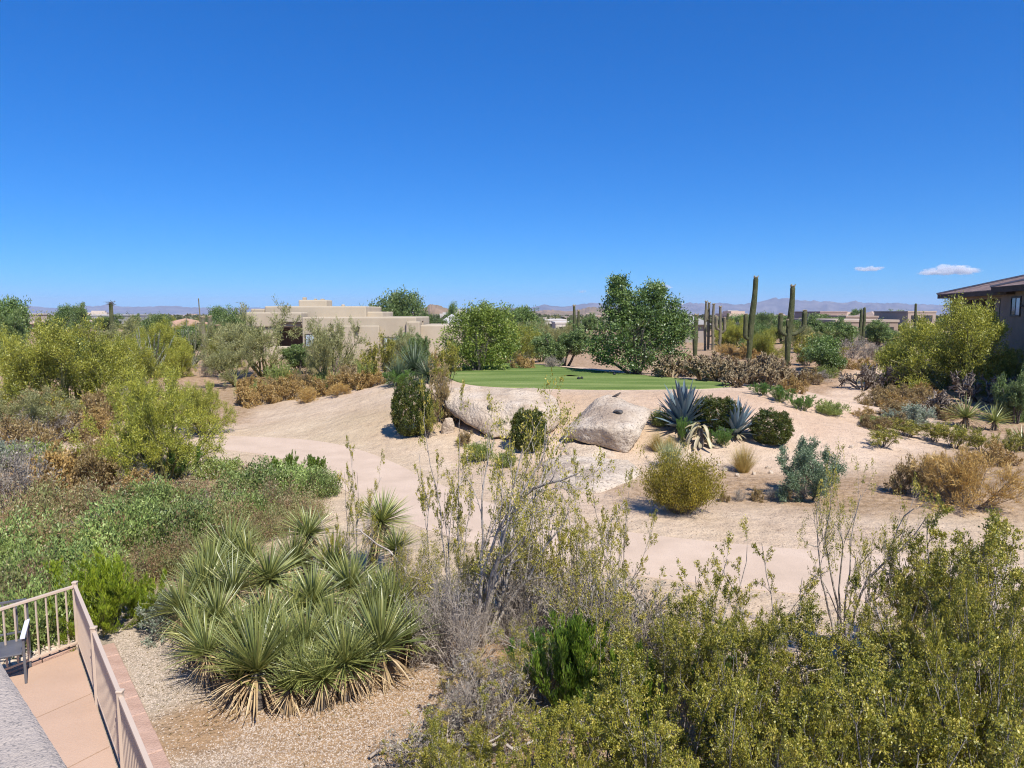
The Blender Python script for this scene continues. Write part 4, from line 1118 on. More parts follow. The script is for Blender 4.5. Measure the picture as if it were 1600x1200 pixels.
for px, py, w, t, b in yx:
    plant('yucca','yucca',px,t,w*.98,'medium grey-green yucca head crowded among the others in the near clump','yucca',base=b,tilt=(rnd_.uniform(-.3,.3),rnd_.uniform(-.35,.2)),group='crowded yucca heads of the near clump')
# --- near creosotes, dead wood and brooms
plant('creosote_tall','creosote_tree',752,588,350,'tall open creosote with a grey trunk rising over the sand','bush',base=1006,v=0,rot=2.1)
plant('creosote_mid','creosote_bush',622,838,110,'airy creosote between the far yuccas and the grey trunk','bush',dist=10.6,v=1)
plant('creosote_open','creosote_bush',702,598,150,'sparse tall creosote leaning beside the grey trunk','bush',dist=10.8,v=2)
for px, d, t, w in [(930,9.0,905,150),(1010,8.6,940,150)]:
    plant('grey','dead_shrub',px,t,w,'dry grey-brown twig tangle between the olive creosotes','shrub',dist=d,group='dry twig tangles between the creosotes')
plant('creosote_open','creosote_bush',905,715,150,'sparse tall creosote before the rock slab','bush',dist=10.6,v=0)
plant('creosote_open','creosote_bush',548,690,110,'thin sparse creosote sprig beside the far yucca','bush',dist=12.0,v=0)
plant('creosote_open','creosote_bush',836,690,150,'open creosote top in front of the dome-topped shrub','bush',dist=11.2,v=0)
plant('creosote_open','creosote_bush',965,730,130,'slim open creosote before the pale rock slab','bush',dist=11.4,v=2)
plant('creosote_mid','creosote_bush',950,845,210,'olive creosote on the sand edge below the rock slab','bush',dist=9.6,v=1)
for px, d, t, w, v in [(690,10.8,840,150,0),(800,10.6,800,190,1),(885,10.2,815,180,2),(850,8.6,940,170,0),(960,8.4,930,190,1)]:
    plant('creosote_mid','creosote_bush',px,t,w,'olive leafy creosote in the belt around the grey trunk','bush',dist=d,v=v,group='leafy creosotes around the grey trunk')
plant('creosote_mid','creosote_bush',745,815,190,'olive creosote behind the grey trunk','bush',dist=11.4,v=2)
plant('creosote_open','creosote_bush',1010,900,180,'open creosote over bare grey branches','bush',dist=8.8,v=0)
plant('creosote_open','creosote_bush',1140,820,190,'open creosote with thin tips against the sand','bush',dist=9.0,v=2)
plant('creosote_open','creosote_bush',1215,850,170,'open creosote beside the pale-stemmed tall one','bush',dist=8.6,v=0)
plant('creosote_tall','creosote_tree',1345,688,210,'tall pale-stemmed creosote rising before the golden bush','bush',dist=9.6,v=0,rot=.6)
plant('creosote_open','creosote_bush',1420,880,170,'sparse creosote between the pale-stemmed one and the frame edge','bush',dist=8.4,v=2)
plant('creosote','creosote_bush',1560,800,230,'big leafy creosote at the frame edge','bush',dist=8.6,v=3)
plant('creosote','creosote_bush',1480,840,160,'leafy creosote with dark branches beside the big frame-edge one','bush',dist=9.2,v=0)
for px, d, t, w, v in [(1080,7.6,930,210,1),(1190,7.0,960,230,2),(1300,7.2,965,230,3),(1400,6.8,985,230,0),(1510,7.0,930,240,1),(1600,6.6,900,240,2),
                       (960,5.9,1090,230,3),(1060,5.7,1050,250,0),(1170,5.5,1060,260,1),(1290,5.4,1070,260,2),(1410,5.3,1060,270,3),(1530,5.3,1040,270,0),(1630,5.4,990,230,1),
                       (860,5.6,1120,200,2),(720,5.9,1135,150,0)]:
    plant('creosote','creosote_bush',px,t,w,'dense olive creosote in the hedge-like mass filling the near corner','bush',dist=d,v=v,group='dense creosote mass in the near corner')
plant('dead_broom','dead_shrub',692,890,130,'hanging grey twig broom beside the yuccas','shrub',base=1030,v=0)
plant('dead_broom','dead_shrub',742,1030,130,'bare grey twig broom on the damp soil','shrub',base=1128,v=1)
plant('grey','dead_shrub',790,880,120,'grey leafless shrub around the grey trunk','shrub',base=1000,v=0)
for px, t, w, b, v in [(720,905,150,1045,0),(670,925,110,1030,1),(830,900,130,1010,0),(760,1045,150,1150,1),(720,1080,120,1170,0),(900,900,150,1010,1)]:
    plant('dead_broom' if v == 0 else 'grey','dead_shrub',px,t,w,'pale grey bare twig mass in the tangle around the grey trunk','shrub',base=b,v=v,group='bare grey twig masses around the grey trunk')
plant('grey','dead_shrub',1000,930,200,'grey leafless tangle beneath the open creosote','shrub',base=1030,v=1)
plant('grey','dead_shrub',690,1140,190,'grey tangle of dead stems along the frame bottom','shrub',base=1215,v=0)
plant('bright','green_shrub',905,965,150,'bright green broom bush among the grey branches','shrub',dist=8.0,v=0)
plant('bright','green_shrub',1000,1015,110,'green broom bush below the bare white branch','shrub',dist=7.6,v=1)
plant('broom','green_shrub',1120,1020,120,'green broom shrub in front of the creosote hedge','shrub',dist=8.4,v=0)
plant('broom','green_shrub',835,985,90,'small green broom beside the larger bright one','shrub',base=1070,v=1)
for px, d, t, w, v in [(705,8.2,1020,120,1),(790,7.4,1040,150,0),(650,7.2,1120,110,2),(740,7.6,1075,150,1),(690,6.6,1130,130,2)]:
    plant('creosote_open','creosote_bush',px,t,w,'yellow-leaved low creosote over the damp soil','bush',dist=d,v=v,group='low yellow creosotes over the damp soil')

def branch(name, pts, r, label, seed, nk=6):
    rng = np.random.default_rng(seed)
    P = np.array(pts, float)
    t = np.linspace(0, len(P)-1, 18)
    q = np.stack([np.interp(t, np.arange(len(P)), P[:, k]) for k in range(3)], 1)
    q += rng.normal(0, .02, q.shape)
    rr = np.linspace(r, r*.35, len(q))
    sets = [(q[None], rr[None])]
    sets.append(kids(rng, sets[0][0], sets[0][1], k=nk, t0=.2, ang=38, L=.7, n=5, gn=.12, up=.02, rk=.6))
    sets.append(kids(rng, sets[1][0], sets[1][1], k=3, t0=.2, ang=40, L=.3, n=4, gn=.14, up=.02, rk=.6))
    v, f = tubes(sets, 6)
    o = link(name, mesh_np(name, v, f, M['twig_dead'], smooth=True))
    return tag(o, label, 'branch')
def pt(px, py, z):
    d = ray(px, py); t = (z - CAM_Z)/d[2]
    return d*t + np.array([0, 0, CAM_Z])
branch('dead_branch', [pt(765,985,.1), pt(700,935,.55), pt(640,895,.9), pt(580,840,1.25), pt(555,825,1.4)], .022, 'long grey dead branch reaching over the yuccas', 1)
branch('dead_branch', [pt(640,1150,.25), pt(720,1162,.3), pt(800,1168,.35), pt(880,1150,.45), pt(930,1120,.6)], .026, 'pale dead branch lying along the frame bottom', 2)
branch('dead_branch', [pt(960,905,.5), pt(1010,960,.55), pt(1055,1000,.6), pt(1110,1045,.6)], .024, 'bare white branch slanting over the green broom', 3)
branch('dead_branch', [pt(860,980,.4), pt(905,1010,.6), pt(950,1030,.7)], .020, 'short white dead branch in the bright green broom', 4, 4)
branch('dead_branch', [pt(580,1180,.05), pt(640,1150,.2), pt(690,1120,.35)], .020, 'grey dead branch on the damp soil near the yuccas', 5, 5)
branch('dead_branch', [pt(1190,1050,.9), pt(1215,1100,.9), pt(1260,1140,.9)], .018, 'white dead branch showing through the creosote mass', 6, 3)

# ------------------------------------------------------------------ saguaros
def rib_tube(path, radii, ribs=15, depth=.13, cap=True):
    """pleated column along a path, rounded at the end"""
    P = np.array(path, float); R = np.array(radii, float)
    t = norm(np.gradient(P, axis=0))
    ref = np.array([1.0, .02, 0]); s = norm(ref - t*(t @ ref)[:, None]); u = np.cross(t, s)
    na = ribs*4; a = np.arange(na)*2*math.pi/na
    rad_ = 1 - depth*(.5 - .5*np.cos(a*ribs))
    v = P[:, None] + R[:, None, None]*rad_[None, :, None]*(s[:, None]*np.cos(a)[None, :, None] + u[:, None]*np.sin(a)[None, :, None])
    idx = np.arange(len(P)*na).reshape(len(P), na)
    q = np.stack([idx[:-1], np.roll(idx[:-1], -1, 1), np.roll(idx[1:], -1, 1), idx[1:]], -1).reshape(-1, 4)
    return v.reshape(-1, 3), q
def col_path(h, r, lean=(0, 0), n=22, seed=0, waist=True):
    rng = np.random.default_rng(seed)
    z = np.concatenate([np.linspace(-.2, h - r, n), h - r + r*np.sin(np.linspace(.3, 1.5, 6))])
    k = np.clip(z/h, 0, 1)
    R = r*(.86 + .22*np.sin(math.pi*np.clip(k*1.1, 0, 1)) + .03*np.sin(z*3 + seed))
    R[n:] = R[n-1]*np.cos(np.linspace(.3, 1.5, 6))
    P = np.stack([lean[0]*k + .03*np.sin(z*1.3+seed), lean[1]*k, z], 1)
    return P, R
def arm_path(z0, side, out, up, r, az=0.0, n=14):
    """an arm that leaves the trunk sideways, bends and rises"""
    t = np.linspace(0, math.pi/2, 8)
    x = np.concatenate([out*np.sin(t), np.full(n, out)]); z = np.concatenate([z0 + out*.75*(1-np.cos(t)), z0 + out*.75 + np.linspace(0, up, n+1)[1:]])
    R = np.concatenate([np.linspace(r*.72, r, 8), np.full(n, r)])
    zz = z[-1] + r*np.sin(np.linspace(.3, 1.5, 5)); z = np.concatenate([z, zz]); x = np.concatenate([x, np.full(5, out)]); R = np.concatenate([R, r*np.cos(np.linspace(.3, 1.5, 5))])
    x = x*side
    return np.stack([x*math.cos(az), x*math.sin(az), z], 1), R
def saguaro(px, top, w, label, base=None, dist=None, arms=(), lean=0.0, mat='saguaro', seed=0, ribs=14, group=None, tip=True):
    if base is not None: g = ground_at(px, base)
    else:
        q = at_dist(px, 500, dist); g = np.array([q[0], dist, h1(q[0], dist)])
    h = at_dist(px, top, g[1])[2] - g[2]
    s = g[1]/F; r = w*s/2
    root = empty('saguaro', tuple(g))
    P, R = col_path(h, r, (lean*s, 0), seed=seed)
    v, q = rib_tube(P, R, ribs)
    link('trunk', mesh_np('saguaro_trunk', v, q, M[mat], smooth=True), root)
    for (ay, side, out, tp, aw, az) in arms:      # joint pixel row, side, offset px, top pixel row, width px
        z0 = at_dist(px, ay, g[1])[2] - g[2]; zt = at_dist(px, tp, g[1])[2] - g[2]
        ar = aw*s/2; o_ = out*s
        P2, R2 = arm_path(z0, side, o_, max(.1, zt - z0 - o_*.75 - ar), ar, az)
        P2[:, 0] += lean*s*z0/h
        v, q = rib_tube(P2, R2, max(8, ribs-3))
        arm = link('arm', mesh_np('saguaro_arm', v, q, M[mat], smooth=True), root)
        if tip:
            tm = []; rng = np.random.default_rng(seed + int(out))
            for k in range(9):
                a = k*2*math.pi/9; rr = ar*.55
                b = np.array([P2[-1, 0] + rr*math.cos(a), P2[-1, 1] + rr*math.sin(a), P2[-1, 2] - ar*.25])
                tm.append((b, b + np.array([.04*math.cos(a), .04*math.sin(a), .09])))
            mb = MB()
            for a_, b_ in tm: mb.bar(a_, b_, .06)
            mb.build('fruit', M['cactus_tip'], arm)
    if tip:
        mb = MB()
        for k in range(10):
            a = k*2*math.pi/10; rr = R.max()*.5
            b = np.array([P[-1, 0] + rr*math.cos(a), P[-1, 1] + rr*math.sin(a), P[-1, 2] - R.max()*.3])
            mb.bar(b, b + np.array([.07*math.cos(a), .07*math.sin(a), .12 if k % 3 else .2]), .06)
        mb.build('fruit', M['cactus_tip'], root)
    return tag(root, label, 'saguaro', group)
saguaro(1169, 433, 8.6, 'tallest saguaro with one short arm and a slight lean', base=562, arms=[(530,-1,8.5,491,7,.2)], lean=8, seed=1)
saguaro(1229, 447, 8.8, 'saguaro with two upturned arms like a candelabra', base=572, arms=[(524,-1,14,490,7.6,0),(523,1,23,485,8,0),(512,-1,5.5,500,4,.5)], lean=5, seed=2)
saguaro(1086, 492, 7.6, 'single stout armless saguaro by the dark tree', base=556, seed=3)
for px, t, w, b, ar, lab in [(1101,472,4,548,[],'thin dark saguaro stem, tallest of the close cluster'),(1106,474,4.2,546,[(500,-1,5,484,4,.5)],'saguaro stem with a small arm in the close cluster'),
        (1113,476,4.2,547,[(510,1,5,494,4,.3)],'forked saguaro stem in the close cluster'),(1124,480,4.6,549,[(515,-1,6,495,5,0),(520,1,7,497,5,0)],'saguaro with several arms at the right of the close cluster')]:
    saguaro(px, t, w, lab, base=b, arms=ar, mat='saguaro_grey', seed=int(px))
saguaro(897, 478, 4.6, 'taller of two thin saguaros before the pale house', base=544, seed=5)
saguaro(904, 486, 4.4, 'shorter of two thin saguaros before the pale house', base=544, seed=6)
saguaro(1258, 485, 5, 'thin saguaro directly behind the candelabra saguaro', dist=70, seed=7, tip=False)
saguaro(1137, 489, 4, 'small far saguaro with a raised arm', dist=95, arms=[(508,1,5,497,3,0)], seed=8, tip=False)
saguaro(1345, 483, 4.5, 'left stem of the saguaro pair before the long tan house', dist=80, seed=9, tip=False)
saguaro(1350, 480, 4.5, 'taller stem of the saguaro pair before the long tan house', dist=80, seed=10, tip=False)
saguaro(1430, 474, 4, 'far thin saguaro rising beside the large palo verde', dist=85, seed=11, tip=False)
sg = saguaro(175, 473, 6.5, 'saguaro with a dark nest on its top', dist=60, seed=12, tip=False)
saguaro(222, 545, 13, 'short white-topped saguaro among the leaning ocotillo wands', base=590, seed=13)
saguaro(320, 496, 7, 'left stem of a grey saguaro cluster behind the ocotillo', base=562, mat='saguaro_grey', arms=[(520,-1,6,505,5,.4)], seed=14)
saguaro(330, 495, 7, 'right stem of a grey saguaro cluster behind the ocotillo', base=560, mat='saguaro_grey', seed=15)
saguaro(312, 466, 2.0, 'thin transmission mast standing on the skyline', dist=75, mat='saguaro_grey', seed=16, tip=False, ribs=8)  # transmission mast, built with the ribbed saguaro column
# nest
g = np.array(sg.location); zt = at_dist(175, 474, g[1])[2]
rng = np.random.default_rng(5); mb = MB()
for k in range(60):
    a = rng.uniform(0, 6.28); r_ = rng.uniform(.05, .26); z = zt + rng.uniform(-.12, .14)
    b = np.array([g[0] + r_*math.cos(a), g[1] + r_*math.sin(a), z]); mb.bar(b, b + rng.normal(0, .16, 3)*np.array([1, 1, .4]), .022)
tag(mb.build('nest', M['bark_dark']), 'dark twig nest on top of the distant saguaro', 'nest')
# ------------------------------------------------------------------ boulders
def rock_from(points, seed, vox=.09, smooth=5, amp=.05, name='boulder', fine=.02):
    bm = bmesh.new()
    for p in points: bm.verts.new(p)
    bmesh.ops.convex_hull(bm, input=bm.verts)
    loose = [v for v in bm.verts if not v.link_faces]
    for v in loose: bm.verts.remove(v)
    me = bpy.data.meshes.new(name + '_hull'); bm.to_mesh(me); bm.free()
    o = bpy.data.objects.new(name + '_tmp', me); COL.objects.link(o)
    r = o.modifiers.new('remesh', 'REMESH'); r.mode = 'VOXEL'; r.voxel_size = vox
    s = o.modifiers.new('smooth', 'SMOOTH'); s.factor = .5; s.iterations = smooth
    bpy.context.view_layer.update()
    dg = bpy.context.evaluated_depsgraph_get()
    m2 = bpy.data.meshes.new_from_object(o.evaluated_get(dg))
    bpy.data.objects.remove(o); bpy.data.meshes.remove(me)
    n = len(m2.vertices); co = np.zeros(n*3, np.float32); no = np.zeros(n*3, np.float32)
    m2.vertices.foreach_get('co', co); m2.vertices.foreach_get('normal', no)
    co = co.reshape(-1, 3); no = no.reshape(-1, 3)
    off = Vector((seed*7.3, seed*3.1, 0))
    d = np.array([amp*mnoise.noise(Vector(c)*.9 + off)*1.6 + amp*.6*mnoise.noise(Vector(c)*2.7 + off) + fine*mnoise.noise(Vector(c)*8 + off) for c in co])
    co += no*d[:, None]
    m2.vertices.foreach_set('co', co.ravel()); m2.name = name
    m2.polygons.foreach_set('use_smooth', np.ones(len(m2.polygons), bool)); m2.update()
    return m2
def granite(name, cols, stain, speck, seed):
    """weathered granite: mottled body, broad stains, dark grains and a few open cracks"""
    m = surf_mat(name, cols, scale=.9, detail=9, rough=.92, bump=.9, bump_scale=11, speck=speck)
    nt = m.node_tree; N, L = nt.nodes, nt.links
    p = [n for n in N if n.type == 'BSDF_PRINCIPLED'][0]; bmp = [n for n in N if n.type == 'BUMP'][0]
    tc = [n for n in N if n.type == 'TEX_COORD'][0]
    src = p.inputs['Base Color'].links[0].from_socket
    mp = N.new('ShaderNodeMapping'); mp.inputs['Location'].default_value = (seed*3.7, seed*1.9, seed); L.new(tc.outputs['Object'], mp.inputs['Vector'])
    ns = N.new('ShaderNodeTexNoise'); ns.inputs['Scale'].default_value = .75; ns.inputs['Detail'].default_value = 7; ns.inputs['Roughness'].default_value = .65; L.new(mp.outputs[0], ns.inputs['Vector'])
    mr = N.new('ShaderNodeMapRange'); mr.inputs['From Min'].default_value = .50; mr.inputs['From Max'].default_value = .66; mr.inputs['To Max'].default_value = .75; L.new(ns.outputs['Fac'], mr.inputs['Value'])
    mx = N.new('ShaderNodeMix'); mx.data_type = 'RGBA'; L.new(mr.outputs[0], mx.inputs[0]); L.new(src, mx.inputs[6]); mx.inputs[7].default_value = (*stain, 1)
    wv = N.new('ShaderNodeTexNoise'); wv.inputs['Scale'].default_value = 1.4; wv.inputs['Detail'].default_value = 4; L.new(mp.outputs[0], wv.inputs['Vector'])
    ad = N.new('ShaderNodeMix'); ad.data_type = 'RGBA'; ad.inputs[0].default_value = .35; L.new(mp.outputs[0], ad.inputs[6]); L.new(wv.outputs['Color'], ad.inputs[7])
    vo = N.new('ShaderNodeTexVoronoi'); vo.feature = 'DISTANCE_TO_EDGE'; vo.inputs['Scale'].default_value = .8; L.new(ad.outputs[2], vo.inputs['Vector'])
    cr = N.new('ShaderNodeMapRange'); cr.inputs['From Min'].default_value = .004; cr.inputs['From Max'].default_value = .022; L.new(vo.outputs['Distance'], cr.inputs['Value'])
    m2 = N.new('ShaderNodeMix'); m2.data_type = 'RGBA'; L.new(cr.outputs[0], m2.inputs[0]); m2.inputs[6].default_value = (.20, .15, .11, 1); L.new(mx.outputs[2], m2.inputs[7])
    m3 = N.new('ShaderNodeMix'); m3.data_type = 'RGBA'; m3.inputs[0].default_value = .10; L.new(mx.outputs[2], m3.inputs[6]); L.new(m2.outputs[2], m3.inputs[7])
    L.new(m3.outputs[2], p.inputs['Base Color'])
    b2 = N.new('ShaderNodeBump'); b2.inputs['Strength'].default_value = .12; b2.inputs['Distance'].default_value = .03; L.new(cr.outputs[0], b2.inputs['Height'])
    b3 = N.new('ShaderNodeBump'); b3.inputs['Strength'].default_value = .9; b3.inputs['Distance'].default_value = .35; L.new(ns.outputs['Fac'], b3.inputs['Height'])
    L.new(b3.outputs[0], b2.inputs['Normal']); L.new(b2.outputs[0], bmp.inputs['Normal'])
    return m
gr1 = granite('pale_granite', [(.42,.32,.225), (.54,.435,.325), (.60,.505,.40)], (.33,.24,.165), (16, (.24,.18,.13), .55), 1)
gr2 = granite('grey_granite', [(.40,.315,.235), (.53,.44,.34), (.60,.515,.415)], (.29,.215,.155), (13, (.19,.145,.11), .7), 2)
def wp(px, py, d): return tuple(at_dist(px, py, d))
def put_rock(name, pts, seed, mat, label, cat='boulder', **k):
    me = rock_from(pts, seed, name=name, **k)
    c = np.array([v for v in pts]).mean(0)
    me.transform(__import__('mathutils').Matrix.Translation(-Vector((c[0], c[1], min(p[2] for p in pts)))))
    o = link(name, me, None, mat); o.location = (c[0], c[1], min(p[2] for p in pts))
    return tag(o, label, cat)

d0 = ground_at(978, 709)[1]
tilt_pts = [(880,671,.9),(885,682,.9),(905,650,1.5),(924,638,1.9),(939,620,2.5),(952,616,2.6),(966,618,2.5),(985,636,2.0),(1019,641,1.7),(1016,656,1.0),(1003,682,.45),(980,712,0),(966,707,.1),(930,692,.5),
            (904,668,.55),(945,667,.05),(985,668,.0),(905,650,3.3),(952,632,4.0),(1006,646,3.3),(940,690,2.2),(985,700,1.6)]
put_rock('boulder', [wp(a, b, d0 + c) for a, b, c in tilt_pts], 1, gr2, 'large grey tilted boulder with a jutting corner and dark undercut', amp=.05, vox=.08, smooth=4)
d1 = ground_at(805, 690)[1]
long_pts = [(697,616,2.2),(706,608,2.6),(732,604,3.0),(800,604.5,3.2),(845,607,3.0),(868,622,2.2),(880,646,1.4),(878,660,.9),(862,674,.5),(835,684,.1),(800,686,.0),(765,684,.2),(750,674,.5),(738,655,.9),(700,642,1.8),
            (694,626,2.0),(755,634,.8),(820,630,.6),(860,640,.7),(700,620,5.5),(780,618,6.4),(860,630,5.6)]
put_rock('boulder', [wp(a, b, d1 + c) for a, b, c in long_pts], 2, gr1, 'long pale rounded boulder, largest of all, below the green', amp=.07, vox=.10, smooth=6)
def ground_slab(name, outline, lift, seed, mat, label, **k):
    pts = []
    cx = np.mean([p[0] for p in outline]); cy = np.mean([p[1] for p in outline])
    for px, py in outline:
        g = ground_at(px, py); pts += [(g[0], g[1], g[2] - .35), (g[0], g[1], g[2] + .02)]
        h_ = ground_at(cx + (px-cx)*.75, cy + (py-cy)*.75); pts.append((h_[0], h_[1], h_[2] + lift))
    return put_rock(name, pts, seed, mat, label, **k)
ground_slab('rock_slab', [(846,722),(872,712),(930,716),(985,719),(1003,738),(985,754),(935,771),(885,768),(852,748)], .16, 3, gr2, 'flat pale granite slab lying in the sand below the tilted boulder', amp=.03, vox=.07)
ground_slab('rock_slab', [(868,700),(890,692),(925,697),(968,712),(945,717),(890,716)], .14, 4, gr1, 'smaller flat slab tucked under the tilted boulder', amp=.03, vox=.07)
def small_rock(px, py, w, hgt, seed, mat, label, name='rock', cat='rock', z=None):
    g = ground_at(px, py) if z is None else np.array(z); rng = np.random.default_rng(seed); s = w*g[1]/F/2
    pts = [tuple(g + np.array([s*math.cos(a)*rng.uniform(.7, 1), s*.8*math.sin(a)*rng.uniform(.7, 1), zz*hgt])) for zz, n in ((-.3, 6), (.5, 6), (1.0, 3)) for a in rng.uniform(0, 6.28, n)]
    return put_rock(name, pts, seed, mat, label, cat, vox=max(.02, s*.09), smooth=3, amp=s*.06, fine=s*.02)
small_rock(700, 676, 24, .55, 11, gr1, 'small pale boulder between egg-shaped shrub and long boulder', 'boulder', 'boulder')
small_rock(741, 702, 30, .3, 12, gr1, 'half-buried pale boulder below the long boulder', 'boulder', 'boulder')
stone_dark = surf_mat('dark_stone', [(.07,.065,.06), (.13,.12,.115)], scale=12, bump=.4)
def on_rock(px, py, rock):
    dg = bpy.context.evaluated_depsgraph_get()
    d = Vector(ray(px, py)).normalized(); o_ = Vector((0, 0, CAM_Z))
    mi = rock.matrix_world.inverted()
    bpy.context.view_layer.update()
    mi = rock.matrix_world.inverted()
    ok, p, n, f = rock.ray_cast(mi @ o_, (mi.to_3x3() @ d).normalized())
    return np.array(rock.matrix_world @ p) if ok else ground_at(px, py)
boulders = [o for o in COL.objects if o.name.startswith('boulder')]
bt, bl = boulders[0], boulders[1]
small_rock(0, 0, 20, .10, 13, stone_dark, 'dark flat stone lying on top of the tilted boulder', 'stone', 'stone', z=on_rock(965, 645, bt))
small_rock(0, 0, 7, .14, 14, stone_dark, 'small dark spot on the face of the long boulder', 'stone', 'stone', z=on_rock(764, 638, bl))  # dark lump set where the boulder face has a dark spot
for i, (px, py, w) in enumerate([(1122,728,10),(1118,738,12),(1133,736,9),(1200,732,11),(1205,740,9),(1152,745,9),(1178,742,8),(1012,716,7),(1146,736,7),(1330,700,9),(1570,752,14)]):
    o = small_rock(px, py, w, .10, 30+i, gr2, 'loose grey stone lying on the sand below the agaves' if i < 9 else ('small stone on the sandy slope edge' if i == 9 else 'flat pale stone beside the big golden bush'), 'stone', 'stone')
    if i < 9: o['group'] = 'loose stones below the agaves'

# bird on the tilted boulder
def bird(p):
    root = empty('bird', tuple(p))
    mb = MB()
    path = np.array([[-.16,0,.03],[-.09,0,.055],[-.02,0,.075],[.05,0,.10],[.09,0,.135],[.115,0,.16],[.14,0,.165],[.175,0,.16]]); r = np.array([.012,.02,.042,.048,.034,.026,.026,.004])
    v, q = tubes([(path[None], r[None])], 10)
    link('body', mesh_np('bird_body', v, q, M['bark_dark'], smooth=True), root)
    for s in (-.02, .02):
        MB().bar((.01, s, .05), (.0, s, -.01), .008).build('leg', M['twig_tan'], root)
    return tag(root, 'tiny dark bird perched on top of the tilted boulder', 'bird')
bird(on_rock(963, 621, bt))

# tee markers
marker_mat = surf_mat('marker_paint', [(.02,.022,.025), (.035,.035,.04)], rough=.4)
for px, py, lab in [(904,592,'first of two dark tee markers close together on the green'),(909,591.5,'second of two dark tee markers close together on the green'),(960,585.5,'lone dark tee marker near the far rim of the green')]:
    t = (GREEN_Z + .06 - CAM_Z)/ray(px, py)[2]; p = ray(px, py)*t + np.array([0, 0, CAM_Z])
    p[2] = GREEN_Z + .07 + .1*(p[1]-31)/14 - .06
    zz = np.array([-.06, .0, .015, .05, .09, .12, .13]); rr = np.array([.02, .045, .07, .08, .065, .03, .003])
    v, q = tubes([(np.stack([zz*0, zz*0, zz], 1)[None], rr[None])], 12)
    o = link('tee_marker', mesh_np('tee_marker', v, q, marker_mat, smooth=True)); o.location = p
    tag(o, lab, 'tee marker')

# ------------------------------------------------------------------ buildings
adobe = surf_mat('tan_stucco', [(.42,.35,.255), (.46,.388,.285), (.49,.415,.31)], scale=.5, bump=.25, bump_scale=30)
adobe2 = surf_mat('tan_stucco_trim', [(.42,.345,.25), (.46,.38,.28)], scale=.5, bump=.2, bump_scale=30)
dark_in = surf_mat('shaded_porch_wall', [(.13,.085,.06), (.19,.13,.09)], scale=1)  # shade of the porch recess put into the wall's dark colour
frame_dark = surf_mat('dark_frame', [(.05,.04,.035), (.08,.065,.055)], rough=.5)
curtain = surf_mat('window_curtain', [(.42,.48,.52), (.62,.68,.72)], scale=3)
def glass(name, c, rough=.06):
    m, nt, out = new_mat(name); p = nt.nodes.new('ShaderNodeBsdfPrincipled')
    p.inputs['Base Color'].default_value = (*c, 1); p.inputs['Roughness'].default_value = rough; p.inputs['Specular IOR Level'].default_value = 1.0
    nt.links.new(p.outputs[0], out.inputs['Surface']); return m
pane_blue = glass('pale_window_glass', (.42,.50,.56)); pane_dark = glass('dark_window_glass', (.02,.025,.03))
def zpx(py, d): return CAM_Z + ray(800, py)[2]/ray(800, py)[1]*d
def xpx(px, py, d): return ray(px, py)[0]/ray(px, py)[1]*d

house = empty('adobe_house', (xpx(560, 500, 61), 61, h1(xpx(560, 500, 61), 61)))
HO = np.array(house.location)
def hblock(part, px0, px1, top, bot, d, depth, mat=adobe, parent=None, bevel=.10):
    x0, x1 = xpx(px0, 500, d), xpx(px1, 500, d)
    zt = zpx(top, d); zb = HO[2] - .4 if bot is None else zpx(bot, d)
    mb = MB().box((x0-HO[0], d-HO[1], zb-HO[2]), (x1-HO[0], d+depth-HO[1], zt-HO[2]))
    return mb.build(part, mat, parent or house, bevel=bevel)
hblock('wall', 414, 572, 478.5, None, 66.2, 8)
hblock('wall', 392, 413.4, 482.5, None, 66.6, 6)
hblock('wall', 573, 598, 487, None, 67.0, 6)
lint = hblock('lintel', 384, 470.6, 488, 511, 63.2, 2.2)
hblock('beam', 432, 475, 502.6, 504.6, 62.9, .25, frame_dark, lint, .02)
hblock('wall', 384, 471, 512, None, 66.0, .18, dark_in)
hblock('wall', 384, 430, 511.6, None, 63.4, .5)
hblock('wall', 471.6, 650, 495.5, None, 61.4, 10)
hblock('wall', 509, 592, 508.8, None, 60.9, .45, adobe, None, .08)
hblock('wall', 634, 655.5, 502.4, None, 61.1, .9)
hblock('wall', 655.8, 797, 508, None, 62.0, 8)
pil = hblock('pillar', 796.5, 806, 513.5, None, 58.0, 1.3)
hblock('cap', 795.5, 807, 510.8, 513.4, 57.9, 1.5, adobe2, pil, .04)
hblock('cap', 796, 806.5, 516.2, 518.2, 57.93, 1.4, adobe2, pil, .03)
ch = hblock('chimney', 467, 511, 468.6, 480, 68, 2.2)
for px, w, t in ((476, 5, 464.5), (493, 3.5, 466.6), (504, 5, 466.8)):
    hblock('chimney_pot', px-w/2, px+w/2, t, 469, 68.6, .4, adobe2, ch, .03)
hblock('vent', 533.5, 538.5, 475.6, 480, 67.2, .4, adobe2)
vp = MB(); x_ = xpx(660.5, 500, 63) - HO[0]; vp.bar((x_, 2.0, zpx(509, 63)-HO[2]), (x_, 2.0, zpx(501.6, 63)-HO[2]), .12); vp.bar((x_-.12, 2.0, zpx(502.6, 63)-HO[2]), (x_+.12, 2.0, zpx(502.6, 63)-HO[2]), .12)
vp.build('vent_pipe', adobe2, house)
hblock('low_wall', 412, 452, 541, None, 60.0, .35)
